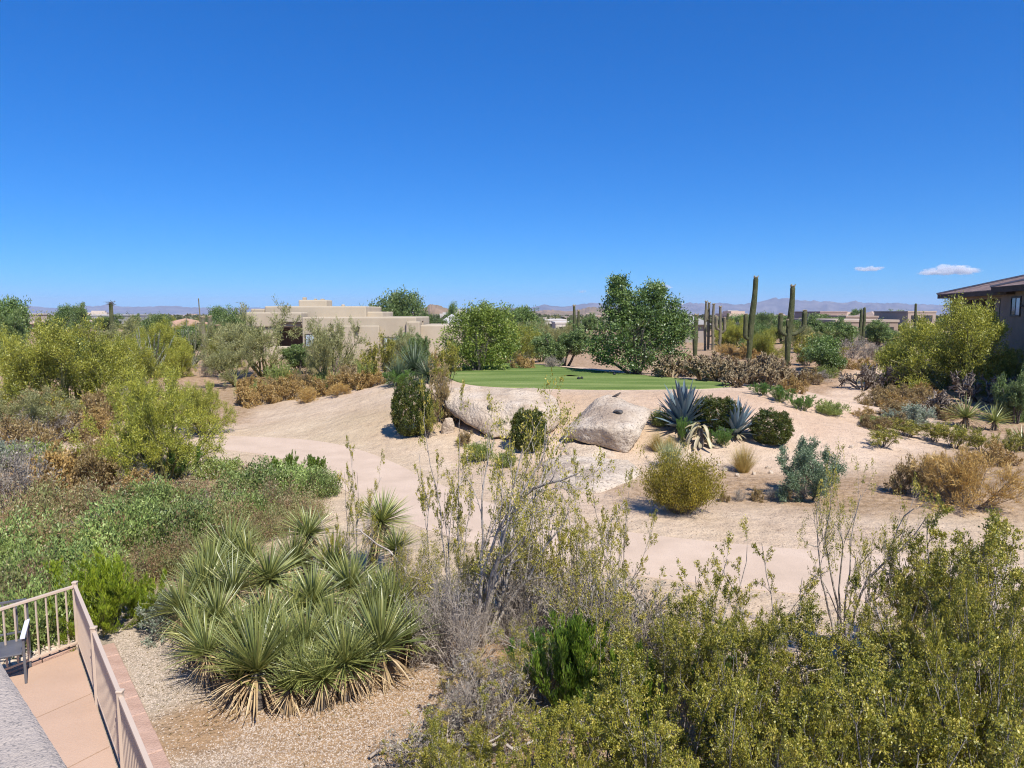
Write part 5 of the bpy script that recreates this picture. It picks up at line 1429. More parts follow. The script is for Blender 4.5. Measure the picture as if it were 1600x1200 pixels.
def window(px0, px1, t, b, d, parent, pane, mull=1, curt=False):
    x0, x1, z0, z1 = xpx(px0, 500, d)-HO[0], xpx(px1, 500, d)-HO[0], zpx(b, d)-HO[2], zpx(t, d)-HO[2]; y = d - HO[1]
    fr = MB(); w = .07
    fr.box((x0, y-.05, z0), (x0+w, y+.04, z1)); fr.box((x1-w, y-.05, z0), (x1, y+.04, z1)); fr.box((x0+w, y-.05, z1-w), (x1-w, y+.04, z1)); fr.box((x0+w, y-.05, z0), (x1-w, y+.04, z0+w))
    for k in range(mull):
        xm = x0 + (x1-x0)*(k+1)/(mull+1); fr.box((xm-.02, y-.045, z0+w), (xm+.02, y+.03, z1-w))
    f = fr.build('window', frame_dark, parent)
    MB().box((x0+w, y-.02, z0+w), (x1-w, y-.005, z1-w)).build('pane', pane, f)
    if curt:
        n = 20; xs_ = np.linspace(x0+w+.02, x0+w+(x1-x0)*.55, n)
        v = [(x, y-.03-.004*math.sin(i*1.7), z) for i, x in enumerate(xs_) for z in (z0+w+.02, z1-w-.02)]
        MB().add(v, [[2*i, 2*i+2, 2*i+3, 2*i+1] for i in range(n-1)]).build('curtain', curtain, f)
window(476, 491, 521.5, 542, 61.3, house, pane_blue, 1)
window(598, 622, 527, 548, 61.3, house, pane_blue, 1, True)
sc = MB(); x_ = xpx(559, 500, 60.8)-HO[0]; z_ = zpx(514, 60.8)-HO[2]
sc.box((x_-.10, -.36, z_-.2), (x_+.10, -.12, z_+.12)); sc.box((x_-.16, -.42, z_+.12), (x_+.16, -.10, z_+.18)); sc.box((x_-.05, -.28, z_+.18), (x_+.05, -.2, z_+.28))
sc.build('wall_lamp', frame_dark, house)
tag(house, 'wide tan adobe house with flat stepped roofs and a blocky chimney', 'house')

# two-storey brown house at the frame edge
brown_st = surf_mat('brown_stucco', [(.24,.18,.135), (.285,.215,.165), (.32,.245,.19)], scale=.7, bump=.35, bump_scale=26)
fascia = surf_mat('brown_fascia', [(.075,.055,.045), (.11,.082,.065)], scale=2)
def tile_mat():
    m, nt, out = new_mat('flat_roof_tile'); N, L = nt.nodes, nt.links
    tc = N.new('ShaderNodeTexCoord'); b = N.new('ShaderNodeTexBrick')
    b.inputs['Scale'].default_value = 1.0; b.inputs['Brick Width'].default_value = .33; b.inputs['Row Height'].default_value = .34; b.inputs['Mortar Size'].default_value = .012
    b.inputs['Color1'].default_value = (.27,.20,.165,1); b.inputs['Color2'].default_value = (.16,.11,.10,1); b.inputs['Mortar'].default_value = (.07,.055,.05,1)
    mp = N.new('ShaderNodeMapping'); mp.inputs['Rotation'].default_value = (0, 0, math.pi/2)
    L.new(tc.outputs['Object'], mp.inputs['Vector']); L.new(mp.outputs[0], b.inputs['Vector'])
    n = N.new('ShaderNodeTexNoise'); n.inputs['Scale'].default_value = .9; L.new(tc.outputs['Object'], n.inputs['Vector'])
    r = ramp(nt, [(.3, (.75,.7,.7)), (.7, (1.35,1.25,1.2))]); L.new(n.outputs['Fac'], r.inputs[0])
    mul = N.new('ShaderNodeMix'); mul.data_type = 'RGBA'; mul.blend_type = 'MULTIPLY'; mul.inputs[0].default_value = 1
    L.new(b.outputs['Color'], mul.inputs[6]); L.new(r.outputs[0], mul.inputs[7])
    p = N.new('ShaderNodeBsdfPrincipled'); p.inputs['Roughness'].default_value = .85; L.new(mul.outputs[2], p.inputs['Base Color'])
    bp = N.new('ShaderNodeBump'); bp.inputs['Strength'].default_value = .8; bp.inputs['Distance'].default_value = .03
    L.new(b.outputs['Fac'], bp.inputs['Height']); bp.invert = True; L.new(bp.outputs[0], p.inputs['Normal'])
    L.new(p.outputs[0], out.inputs['Surface']); return m
tile = tile_mat()
ridge_mat = surf_mat('pale_ridge_tile', [(.42,.36,.31), (.52,.45,.39)], scale=4)
BH = empty('brown_house', (27.75, 38.5, h1(27.75, 38.5)), -math.atan2(.287, .958))
bz = BH.location[2]
EZ = 6.27 - bz
def hip_roof(x0, x1, y0, y1, z, pitch, ridge_mats=True, name='roof'):
    w = (x1-x0)/2; rz_ = z + w*math.tan(rad(pitch)); xm = (x0+x1)/2
    v = [(x0,y0,z),(x1,y0,z),(x1,y1,z),(x0,y1,z),(xm,y0+w,rz_),(xm,y1-w,rz_),(x0,y0,z-.06),(x1,y0,z-.06),(x1,y1,z-.06),(x0,y1,z-.06)]
    mb = MB().add(v, [[3,0,4,5],[1,2,5,4],[9,8,7,6],[0,3,9,6],[3,2,8,9],[2,1,7,8],[1,0,6,7]], [[0,1,4],[2,3,5]])
    r = mb.build(name, tile, BH)
    rb = MB()
    for a, b in ((0,4),(1,4),(2,5),(3,5),(4,5)):
        rb.bar(np.array(v[a]) + np.array([0,0,.05]), np.array(v[b]) + np.array([0,0,.05]), .24, .10)
    rb.build('ridge_tiles', ridge_mat, r)
    fb = MB(); t = .07
    fb.box((x0+.02, y0+.02, z-.34), (x0+.02+t, y1-.02, z-.062)); fb.box((x1-.02-t, y0+.02, z-.34), (x1-.02, y1-.02, z-.062))
    fb.box((x0+.1, y0+.02, z-.34), (x1-.1, y0+.02+t, z-.062)); fb.box((x0+.1, y1-.02-t, z-.34), (x1-.1, y1-.02, z-.062))
    fb.build('fascia', fascia, r)
    MB().box((x0+.1, y0+.1, z-.16), (x1-.1, y1-.1, z-.10)).build('soffit', fascia, r)
    return r
hip_roof(.25, 12.25, 4.0, 18.3, EZ - .02, 15)
hip_roof(0, 12.6, -9.5, 5.75, EZ + .12, 15)
MB().box((.75, -9, -.5), (12, 6.3, EZ - .17)).build('wall', brown_st, BH, bevel=.03)
MB().box((1.0, 6.32, -.5), (11.5, 17.5, 2.75)).build('wall', brown_st, BH)
MB().box((3.6, 6.32, 2.76), (11.5, 17.5, EZ - .2)).build('wall', brown_st, BH)
for y in (7.6, 9.3, 12.0, 14.6, 17.0):
    w = .75 if y == 7.6 else .5
    MB().box((1.0, y-w/2, 2.76), (1.5, y+w/2, EZ - .55)).build('post', brown_st, BH, bevel=.02)
MB().box((1.5, 17.2, 2.76), (3.59, 17.45, EZ-.2)).build('wall', brown_st, BH)
MB().box((.95, 6.32, EZ-.54), (1.6, 17.6, EZ-.2)).build('beam', brown_st, BH)
br = MB(); br.box((1.15, 6.35, 3.72), (1.22, 17.4, 3.78)); br.box((1.15, 6.35, 2.9), (1.22, 17.4, 2.95))
for y in np.arange(6.4, 17.4, .14): br.box((1.17, y, 2.95), (1.20, y+.025, 3.72))
br.build('balcony_railing', frame_dark, BH)
MB().box((.68, -9, EZ-1.1), (.749, 2.9, EZ-.98)).build('band', fascia, BH)
def side_window(y0, y1, z0, z1, x=.75):
    f = MB(); w = .10
    f.box((x-.06, y0, z0), (x+.03, y0+w, z1)); f.box((x-.06, y1-w, z0), (x+.03, y1, z1)); f.box((x-.06, y0+w, z1-w), (x+.03, y1-w, z1)); f.box((x-.06, y0+w, z0), (x+.03, y1-w, z0+w)); f.box((x-.05, (y0+y1)/2-.03, z0+w), (x+.03, (y0+y1)/2+.03, z1-w))
    fo = f.build('window', frame_dark, BH)
    MB().box((x-.03, (y0+y1)/2+.03, z0+w), (x-.01, y1-w, z1-w)).build('pane', pane_dark, fo)
    MB().box((x-.03, y0+w, z0+w), (x-.01, (y0+y1)/2-.03, z1-w)).build('pane', pane_blue, fo)
side_window(3.0, 4.5, EZ - 1.65, EZ - .48)
side_window(3.0, 4.5, .9, 2.4)
side_window(-2.5, -1.0, EZ - 2.05, EZ - .55)
tag(BH, 'two-storey brown stucco house with tiled hip roof and a shaded balcony', 'house')

# houses far off
def far_house(px0, px1, top, dist, depth, wall_c, roof_c, label, kind='flat', hgt=None, wins=2, sunk=None):
    x0, x1 = xpx(px0, 500, dist), xpx(px1, 500, dist); xm = (x0+x1)/2
    g = h1(xm, dist); zt = zpx(top, dist) - g
    r = empty('far_house', (xm, dist, g)); w = (x1-x0)/2
    wm = surf_mat('house_stucco', [tuple(c*.92 for c in wall_c), wall_c], scale=.4); rm = surf_mat('house_roof', [tuple(c*.8 for c in roof_c), roof_c], scale=.6)
    if kind == 'flat':
        MB().box((-w, 0, -6), (w, depth, zt-.35)).build('wall', wm, r, bevel=.08)
        MB().box((-w-.1, -.1, zt-.345), (w+.1, depth+.1, zt)).build('roof', rm, r, bevel=.05)
        if w > 6: MB().box((-w*.5, depth*.35, zt+.002), (w*.1, depth*.8, zt+.9)).build('parapet', wm, r, bevel=.05)
    else:
        e = zt*.62; o = .5
        MB().box((-w, 0, -6), (w, depth, e)).build('wall', wm, r)
        k = min(w, depth/2)*.95
        v = [(-w-o,-o,e),(w+o,-o,e),(w+o,depth+o,e),(-w-o,depth+o,e),(-w+k,depth/2,zt),(w-k,depth/2,zt),(-w-o,-o,e-.15),(w+o,-o,e-.15),(w+o,depth+o,e-.15),(-w-o,depth+o,e-.15)]
        MB().add(v, [[0,1,5,4],[2,3,4,5],[9,8,7,6],[0,6,7,1],[1,7,8,2],[2,8,9,3],[3,9,6,0]], [[1,2,5],[3,0,4]]).build('roof', rm, r)
    for k in range(wins):
        xx = -w + 2*w*(k+.6)/(wins+.2); top_ = zt-.9 if kind == 'flat' else zt*.62-.5
        wd = min(.9, w*.3)
        f = MB().box((xx-wd, -.06, top_-1.3), (xx+wd, .05, top_)).build('window', frame_dark, r)
        MB().box((xx-wd+.1, -.08, top_-1.2), (xx+wd-.1, -.062, top_-.1)).build('pane', pane_dark, f)
    return tag(r, label, 'house')
far_house(42, 86, 494.5, 130, 14, (.52,.38,.28), (.55,.41,.31), 'far salmon house with a low roof between the skyline trees', 'hip', wins=1)
far_house(0, 12, 490, 140, 12, (.5,.42,.34), (.52,.44,.36), 'far cream house cut by the frame edge', wins=1)
far_house(143, 186, 491.5, 170, 14, (.42,.40,.38), (.48,.46,.44), 'far pale grey house beside the nest saguaro', wins=2)
far_house(238, 285, 498, 105, 12, (.42,.27,.19), (.50,.31,.21), 'far orange-roofed house behind the ocotillos', 'hip', wins=1)
far_house(852, 885, 499, 150, 16, (.60,.56,.50), (.62,.58,.53), 'far white house in front of the other white house', wins=2)
far_house(868, 915, 503, 128, 12, (.62,.56,.48), (.64,.59,.52), 'long low white house left of the thin saguaros', wins=2)
far_house(840, 868, 496.5, 220, 14, (.46,.36,.29), (.5,.4,.32), 'far brownish house highest on the slope behind the white ones', wins=1)
far_house(880, 905, 495, 300, 16, (.52,.42,.34), (.5,.4,.33), 'farthest small tan house above the thin saguaros', wins=1)
far_house(1068, 1104, 488, 92, 12, (.36,.31,.27), (.36,.34,.32), 'house with a grey tiled hip roof behind the saguaro cluster', 'hip', wins=1)
far_house(1281, 1323, 486.5, 175, 16, (.44,.31,.26), (.40,.28,.23), 'far pinkish flat-roofed house with dark openings', wins=3)
far_house(1306, 1404, 499.5, 88, 14, (.36,.27,.21), (.47,.38,.30), 'long low tan house behind the mesquites and the saguaro pair', wins=3)
far_house(1322, 1372, 493.5, 130, 12, (.33,.25,.20), (.40,.31,.25), 'dark-walled low house right of the pinkish flat-roofed one', wins=3)
far_house(1369, 1396, 486.5, 190, 14, (.46,.33,.26), (.50,.37,.29), 'far house with pointed tan roofs before the mountains', 'hip', wins=1)
far_house(1418, 1462, 486, 150, 14, (.42,.33,.27), (.46,.37,.30), 'far tan house tucked beside the eave of the brown house', wins=2)
far_house(690, 712, 491, 110, 12, (.46,.44,.41), (.50,.48,.45), 'far grey house between skyline mesquite and light green tree', 'hip', wins=0)
far_house(1168, 1180, 505, 110, 10, (.52,.40,.31), (.54,.43,.34), 'far tan house glimpsed between the two tall saguaros', wins=1)

# ------------------------------------------------------------------ trees and shrubs of the middle distance
def tree_at(kind, name, px, d, top, w, label, cat='tree', group=None, v=None):
    return plant(kind, name, px, top, w, label, cat, dist=d, group=group, v=v)
tree_at('far_tree','skyline_tree',18,72,466,76,'dark bushy tree standing highest at the frame edge','tree',v=1)
tree_at('mesquite','skyline_tree',5,55,490,90,'grey-green mesquite below the dark bushy tree','tree')
tree_at('far_tree','skyline_tree',100,105,477,44,'brownish round tree beside the far salmon house','tree',v=1)
tree_at('mesquite','skyline_tree',122,95,478,50,'bright green rounded mesquite beyond the broad palo verde','tree')
tree_at('far_tree','skyline_tree',341,120,479,46,'dark umbrella-shaped tree on the skyline','tree',v=1)
tree_at('far_tree','skyline_tree',632,80,456,104,'feathery blue-green mesquite rising behind the adobe roof','tree',v=0)
tree_at('mesquite','skyline_tree',610,84,466,70,'feathery mesquite crown joined to the tree behind the adobe roof','tree',v=1)
tree_at('far_tree','skyline_tree',704,120,474,20,'small brown tree before the dark little hill','tree',v=1)
tree_at('mesquite','skyline_tree',672,78,486,50,'lower mesquite leaning on the adobe wing','tree',v=1)
plant('palm','palm_tree',566,473,22,'little fan palm peeping over the adobe roof','palm',dist=95)
tree_at('mesquite','skyline_tree',812,85,483,60,'dark green tree beyond the end pillar','tree',v=2)
tree_at('mesquite','skyline_tree',790,100,488,50,'mesquite behind the light green tree','tree',v=0)
tree_at('far_tree','skyline_tree',1195,130,489,60,'dark green skyline trees between the tall saguaros','tree',v=0)
tree_at('far_tree','skyline_tree',1334,210,483,20,'round dark tree behind the dark-walled low house','tree',v=1)
tree_at('far_tree','skyline_tree',1405,160,485,40,'green tree between pointed roofs and the far thin saguaro','tree',v=1)
tree_at('mesquite','skyline_tree',1290,75,496,80,'bright green mesquite canopy below the pinkish house','tree',v=1)
tree_at('mesquite','skyline_tree',1225,90,496,70,'green mesquite behind the candelabra saguaro','tree',v=2)
tree_at('palo','skyline_tree',1150,80,500,60,'yellow-green palo verde beyond the saguaro cluster','tree',v=2)
tree_at('far_tree','skyline_tree',250,90,492,60,'grey-green tree before the orange-roofed house','tree',v=0)
tree_at('palo_thin','skyline_tree',200,55,497,120,'grey-green palo verde under the nest saguaro','tree',v=0)
tree_at('palo','skyline_tree',258,50,505,80,'olive palo verde behind the leaning ocotillo','tree',v=1)
tree_at('mesquite','skyline_tree',375,70,488,70,'mesquite behind the tall grey-green palo verde','tree',v=0)
tree_at('palo_thin','skyline_tree',340,52,505,80,'grey-green palo verde beside the saguaro cluster of the ocotillo','tree',v=1)

rnd2 = random.Random(11)
avoid = [(-22, -1, 56, 80), (24, 46, 28, 62)]
cnt = 0; tries = 0
tlabels = {'mesquite':'green mesquite among the scattered desert trees beyond the mound', 'palo':'yellow-green palo verde among the scattered desert trees beyond the mound',
           'palo_thin':'thin grey-green palo verde among the scattered desert trees beyond the mound', 'far_tree':'dense dark tree among the scattered desert trees beyond the mound',
           'creosote_far':'olive creosote scattered over the desert beyond the mound', 'brown':'brown dry shrub scattered over the desert beyond the mound', 'grey':'grey dead shrub scattered over the desert beyond the mound',
           'bursage':'tan bursage scattered over the desert beyond the mound'}
while cnt < 210 and tries < 4000:
    tries += 1
    d = 46 + 200*rnd2.random()**1.7; px = rnd2.uniform(-60, 1640)
    x = xpx(px, 500, d)
    if any(a < x < b and c < d < e for a, b, c, e in avoid): continue
    if float(line_dist(np.array([x]), np.array([d]), TRAIL)[0]) < 3.0: continue
    if d < 70 and 860 < px < 1260: continue
    big = d > 75 or rnd2.random() < .35
    if big: k = rnd2.choice(['mesquite','mesquite','palo','palo_thin','far_tree'])
    else: k = rnd2.choice(['creosote_far','creosote_far','brown','bursage','grey'])
    z = h1(x, d)
    hg = rnd2.uniform(2.0, 3.6) if big else rnd2.uniform(.6, 1.5)
    if big and d < 110: hg *= .85
    zmax = zpx(492 + (0 if d > 110 else 8), d) - z
    hg = min(hg, max(.7, zmax))
    wd = hg*rnd2.uniform(1.1, 1.7)
    place(k, 'desert_tree' if big else 'desert_shrub', (x, d, z), hg, wd, tlabels[k], 'tree' if big else 'shrub', tlabels[k].split(' among')[0].split(' scattered')[0] + 's beyond the mound')
    cnt += 1

# far scrub: uncountable bushes out to the foot of the mountains
def far_scrub():
    rng = np.random.default_rng(77); n = 5200
    d = 150*(4200/150.)**rng.uniform(0, 1, n); px = rng.uniform(-120, 1720, n); x = (px-800)/F*d
    z = H(x, d); s = rng.uniform(1.2, 2.6, n)*(1 + d/2500)
    per = 46
    dirs = norm(rng.normal(0, 1, (n, per, 3)))*rng.uniform(.5, 1, (n, per, 1))
    dirs[:, :, 2] = np.abs(dirs[:, :, 2])*.75
    C = np.stack([x, d, z], 1)[:, None] + dirs*s[:, None, None]
    v, q = kites(rng, C.reshape(-1, 3), rng.normal(0, 1, (n*per, 3)), .75, .5)
    k = np.repeat(s*.85, per*4)[:, None]
    c4 = np.repeat(C.reshape(-1, 3), 4, 0); v = c4 + (v - c4)*k
    t = np.clip(np.repeat(rng.uniform(0, 1, n), per)*.7 + rng.uniform(0, .3, n*per), 0, 1)
    m = leaf_mat('far_scrub_leaf', [(.04,.06,.02), (.08,.10,.035), (.13,.14,.05), (.17,.155,.08)], trans=.25)
    o = link('scrub', mesh_np('scrub', v, q, m, tint=t)); tag(o, 'far green desert scrub reaching to the foot of the mountains', 'scrub', kind='stuff')
far_scrub()
for i in range(46):
    rr = random.Random(900+i); d = rr.uniform(320, 1500); px = rr.uniform(60, 1420)
    x = xpx(px, 500, d); g = h1(x, d); w = rr.uniform(8, 16); hh = rr.uniform(3.6, 5.5)
    c = rr.choice([(.58,.50,.42), (.55,.42,.33), (.62,.58,.52), (.48,.38,.30)])
    if i == 0: rmats = {}
    if c not in rmats: rmats[c] = surf_mat('distant_stucco', [tuple(k*.9 for k in c), c], scale=.3)
    mb = MB(); mb.box((-w/2, 0, -2), (w/2, 10, hh*.75)); mb.box((-w/4, 1, hh*.752), (w/2.5, 8, hh))
    mb.box((-w/2-1.5, -2, -2), (-w/2-.01, 7, hh*.6))
    o = mb.build('distant_house', rmats[c]); o.location = (x, d, g); o.rotation_euler = (0, 0, rr.uniform(-.4, .4))
    tag(o, 'tiny pale house in the scattered suburb far out on the plain', 'house', 'tiny houses far out on the plain')

# ------------------------------------------------------------------ patio, railing, pavers, gravel
slab_mat = surf_mat('patio_concrete', [(.465,.315,.222), (.505,.345,.245), (.53,.365,.262)], scale=.9, detail=6, bump=.15, bump_scale=70, speck=(45, (.46,.28,.18), .3))
mb = MB(); PZ = .06
cuts = [0.02, 1.52, 2.92, 4.32, 5.72, 7.12, 8.6]
for a, b in zip(cuts[:-1], cuts[1:]):
    for c, e in ((0.03, 2.6), (2.612, 5.2)):
        p = [A0 + RU*a + RV*c, A0 + RU*(b-.022) + RV*c, A0 + RU*(b-.022) + RV*e, A0 + RU*a + RV*e]
        poly = [tuple(q) for q in p]
        ar = sum(poly[i][0]*poly[(i+1) % 4][1] - poly[(i+1) % 4][0]*poly[i][1] for i in range(4))
        mb.prism(poly if ar > 0 else poly[::-1], -.15, PZ)
pat = mb.build('patio', slab_mat); tag(pat, kind='structure')
cb = MB(); p = [A0 - RU*.02 + RV*.0, A0 - RU*.02 + RV*6, A0 - RU*.30 + RV*6, A0 - RU*.30 + RV*.0]
paver_mat = surf_mat('clay_paver', [(.40,.255,.19), (.47,.31,.235), (.52,.35,.27)], scale=3, bump=.4, bump_scale=50, speck=(30, (.36,.23,.17), .4))
railm = surf_mat('beige_rail_paint', [(.56,.44,.335), (.59,.465,.355)], scale=3, rough=.45, spec=.4)
NRM = np.array([-RU[1], RU[0]])            # away from the patio on the gravel side
if NRM[0] < 0: NRM = -NRM
prs = np.random.default_rng(3)
for k in range(13):
    L_ = .46; a = A0 + RU*(k*(L_+.008) + .05) + NRM*.14
    poly = [a, a + RU*L_, a + RU*L_ + NRM*.30, a + NRM*.30]
    c = sum(poly)/4; loc = [tuple(np.array(q) - c) for q in poly]
    ar = sum(loc[i][0]*loc[(i+1) % 4][1] - loc[(i+1) % 4][0]*loc[i][1] for i in range(4))
    o = MB().prism(loc if ar > 0 else loc[::-1], -.12, .05).build('paving_block', paver_mat, bevel=.012)
    o.location = (c[0], c[1], prs.uniform(-.006, .006)); o.rotation_euler = (prs.normal(0, .008), prs.normal(0, .008), prs.normal(0, .015))
    tag(o, 'reddish edging paver in the row between railing and gravel', 'paver', 'edging pavers beside the railing')
for k in range(6):
    L_ = .46; a = A0 + RV*(k*(L_+.008) + .02) - RU*.02
    poly = [a, a + RV*L_, a + RV*L_ - RU*.20, a - RU*.20]
    c = sum(poly)/4; loc = [tuple(np.array(q) - c) for q in poly]
    ar = sum(loc[i][0]*loc[(i+1) % 4][1] - loc[(i+1) % 4][0]*loc[i][1] for i in range(4))
    o = MB().prism(loc if ar > 0 else loc[::-1], -.12, .09).build('paving_block', paver_mat, bevel=.012); o.location = (c[0], c[1], 0)
    tag(o, 'reddish curb paver at the head of the patio under the railing', 'paver', 'curb pavers at the head of the patio')
RAILH = .95
rail = empty('railing', (A0[0], A0[1], PZ))
def rp(u, v, z): q = RU*u + RV*v; return (q[0], q[1], z)
def post(u, v):
    m_ = MB(); q = rp(u, v, 0)
    m_.bar(rp(u, v, -.12), rp(u, v, RAILH+.02), .055)
    po = m_.build('post', railm, rail, bevel=.004)
    MB().bar(rp(u, v, RAILH+.021), rp(u, v, RAILH+.05), .07).build('cap', railm, po, bevel=.01)
for u in (0, 1.85, 3.7, 5.55): post(u, 0)
for v in (1.6, 3.2): post(0, v)
for a, b in (((.028, 0), (1.82, 0)), ((1.88, 0), (3.67, 0)), ((3.73, 0), (5.52, 0)), ((0, .028), (0, 1.57)), ((0, 1.63), (0, 3.17))):
    MB().bar(rp(*a, RAILH-.02), rp(*b, RAILH-.02), .045, .035).build('top_rail', railm, rail, bevel=.003)
    MB().bar(rp(*a, .10), rp(*b, .10), .03, .03).build('bottom_rail', railm, rail, bevel=.003)
bal = [(u, 0) for u in np.arange(.09, 5.5, .095) if min(abs(u - k) for k in (1.85, 3.7, 5.55)) > .05] + [(0, v) for v in np.arange(.13, 3.1, .13) if abs(v-1.6) > .05]
for u, v in bal:
    MB().bar(rp(u, v, .116), rp(u, v, RAILH-.038), .017).build('baluster', railm, rail)
tag(rail, 'beige metal railing with thin balusters around the patio corner', 'railing')

# stucco parapet in the near corner
stucco = surf_mat('grey_stucco', [(.37,.315,.265), (.41,.35,.297), (.44,.375,.32)], scale=1.2, rough=.95, bump=.35, bump_scale=130, speck=(110, (.20,.18,.165), .75))  # dark flecks paint the shade of small pits into the colour
e0 = pt(0, 1030, 3.9); e1 = pt(110, 1200, 3.9)
ed = (e1 - e0)[:2]; ed /= np.linalg.norm(ed); inn = np.array([ed[1], -ed[0]])
if inn @ np.array([-1, -1]) < 0: inn = -inn
# a finely divided top so the trowelled stucco has relief of its own
def stucco_wall():
    o_ = e0[:2] - ed*2.2; Lw, Tw = 4.0, .9
    nu, nv = 330, 75
    U, V = np.meshgrid(np.linspace(0, Lw, nu), np.linspace(0, Tw, nv))
    X = o_[0] + ed[0]*U + inn[0]*V; Y = o_[1] + ed[1]*U + inn[1]*V
    n1 = fbm(X*40, Y*40, 3, 2); n2 = fbm(X*9, Y*9, 9, 2)
    Z = 3.9 + .0022*np.clip(n1 - .36, 0, .25)/.25 + .004*(n2 - .5)
    edge = np.minimum(V, .03)/.03; Z -= .012*(1-edge)**2
    top = np.stack([X, Y, Z], -1).reshape(-1, 3)
    i = np.arange(nu*nv).reshape(nv, nu)
    q = np.stack([i[:-1, :-1], i[:-1, 1:], i[1:, 1:], i[1:, :-1]], -1).reshape(-1, 4)
    mb = MB(); mb.add(top, q)
    ring = np.concatenate([i[0, :], i[1:, -1], i[-1, -2::-1], i[-2:0:-1, 0]])
    low = top[ring].copy(); low[:, 2] = -.3
    n = len(ring); k = np.arange(n)
    mb.add(np.concatenate([top[ring], low]), np.stack([k, k+n, (k+1) % n + n, (k+1) % n], -1))
    o = link('parapet_wall', mb.mesh('parapet_wall', stucco, True)); tag(o, 'rough grey stucco parapet wall in the near corner', 'wall')
stucco_wall()

# patio chair behind the parapet
chair_dark = surf_mat('dark_chair_frame', [(.09,.09,.10), (.13,.13,.14)], rough=.45, spec=.5)
chair_white = surf_mat('white_sling', [(.62,.64,.70), (.70,.72,.78)], scale=6)
cpos = pt(6, 1062, PZ)
chair = empty('patio_chair', (cpos[0], cpos[1], PZ), .50)
for sx in (-.27, .27):
    MB().bar((sx, -.25, 0), (sx, -.25, .62), .03).build('leg', chair_dark, chair, bevel=.004)
    MB().bar((sx, .25, 0), (sx, .32, .92), .03).build('leg', chair_dark, chair, bevel=.004)
    MB().bar((sx, -.30, .635), (sx, .28, .655), .055, .028).build('armrest', chair_white if sx > 0 else chair_dark, chair, bevel=.006)
MB().box((-.25, -.27, .40), (.25, .25, .425)).build('seat', chair_dark, chair, bevel=.008)
bk = MB(); bk.bar((-.27, .322, .93), (.27, .322, .93), .03); bk.bar((-.255, .29, .5), (.255, .29, .5), .025)
for x in (-.15, 0, .15): bk.bar((x, .292, .51), (x, .32, .915), .022)
bk.build('backrest', chair_dark, chair, bevel=.003)
tag(chair, 'dark metal patio chair with a white armrest half hidden by the parapet', 'chair')

# gravel and cobbles
def stones(name, n, sampler, s0, s1, mat, label, seed, flat=.6, cat='gravel', skip=None):
    rng = np.random.default_rng(seed)
    bmi = bmesh.new(); bmesh.ops.create_icosphere(bmi, subdivisions=1 if s1 > .03 else 0, radius=1) if s1 > .03 else bmesh.ops.create_cone(bmi, cap_ends=True, segments=5, radius1=1, radius2=.55, depth=1.3)
    bmesh.ops.triangulate(bmi, faces=bmi.faces)
    bv = np.array([v.co[:] for v in bmi.verts]); bf = np.array([[v.index for v in f.verts] for f in bmi.faces]); bmi.free()
    P = sampler(rng, n); n = len(P)
    s = rng.uniform(s0, s1, n)*rng.uniform(.6, 1, n)
    sc = np.stack([s*rng.uniform(.7, 1.3, n), s*rng.uniform(.7, 1.3, n), s*flat*rng.uniform(.6, 1.1, n)], 1)
    a = rng.uniform(0, 6.28, n); ca, sa = np.cos(a), np.sin(a)
    v = bv[None]*(1 + rng.normal(0, .13, (n, len(bv), 1)))*sc[:, None]
    x = v[..., 0]*ca[:, None] - v[..., 1]*sa[:, None]; y = v[..., 0]*sa[:, None] + v[..., 1]*ca[:, None]
    v = np.stack([x + P[:, None, 0], y + P[:, None, 1], v[..., 2] + P[:, None, 2] + sc[:, None, 2]*.4], -1)
    f = (bf[None] + (np.arange(n)*len(bv))[:, None, None]).reshape(-1, 3)
    t = np.repeat(rng.uniform(0, 1, n), len(bf))
    o = link(name, mesh_np(name, v.reshape(-1, 3), f, mat, tint=t)); return tag(o, label, cat, kind='stuff')
gravel_m = leaf_mat('gravel_stone', [(.36,.285,.215), (.47,.38,.295), (.55,.45,.355), (.60,.51,.42)], trans=0, gloss=.02)
def gs(rng, n):
    u = rng.uniform(-.6, 5.6, n*3); w = .46 + 4.6*rng.uniform(0, 1, n*3)**1.15
    X = A0[0] + RU[0]*u + NRM[0]*w; Y = A0[1] + RU[1]*u + NRM[1]*w
    bare = 1 - sstep(.35, .95, np.hypot(X + 3.9, Y - 7.9)); edge = sstep(4.2, 5.0, w) 
    keep = (rng.uniform(0, 1, n*3) > np.clip(bare*.85 + edge*.9, 0, 1))
    X, Y = X[keep][:n], Y[keep][:n]
    return np.stack([X, Y, H(X, Y)], 1)
stones('gravel', 60000, gs, .007, .015, gravel_m, 'fine beige gravel between pavers and yuccas', 41)
def cs(rng, n):
    u = -rng.uniform(.24, 1.9, n); v = rng.uniform(-.25, 4.0, n)
    keep = rng.uniform(0, 1, n) > sstep(1.0, 2.0, -u)
    u, v = u[keep], v[keep]
    X = A0[0] + RU[0]*u + RV[0]*v; Y = A0[1] + RU[1]*u + RV[1]*v
    return np.stack([X, Y, H(X, Y) + .0], 1)
stones('cobbles', 2600, cs, .03, .075, gravel_m, 'broken tan rock mulch behind the head of the patio', 42, .55, 'rocks')
def ps(rng, n):
    d = 5 + 24*rng.uniform(0, 1, n*2)**1.3; px = rng.uniform(250, 1640, n*2); X = (px-800)/F*d
    keep = (line_dist(X, d, PATH) > 1.35) & ((X - A0[0])*NRM[0] + (d - A0[1])*NRM[1] > .5)
    X, d = X[keep][:n], d[keep][:n]
    return np.stack([X, d, H(X, d)], 1)
stones('pebbles', 16000, ps, .006, .022, leaf_mat('pebble_stone', [(.20,.14,.10), (.38,.28,.21), (.52,.41,.32)], trans=0, gloss=.02), 'fine scattered pebbles and chips on the sand', 43)
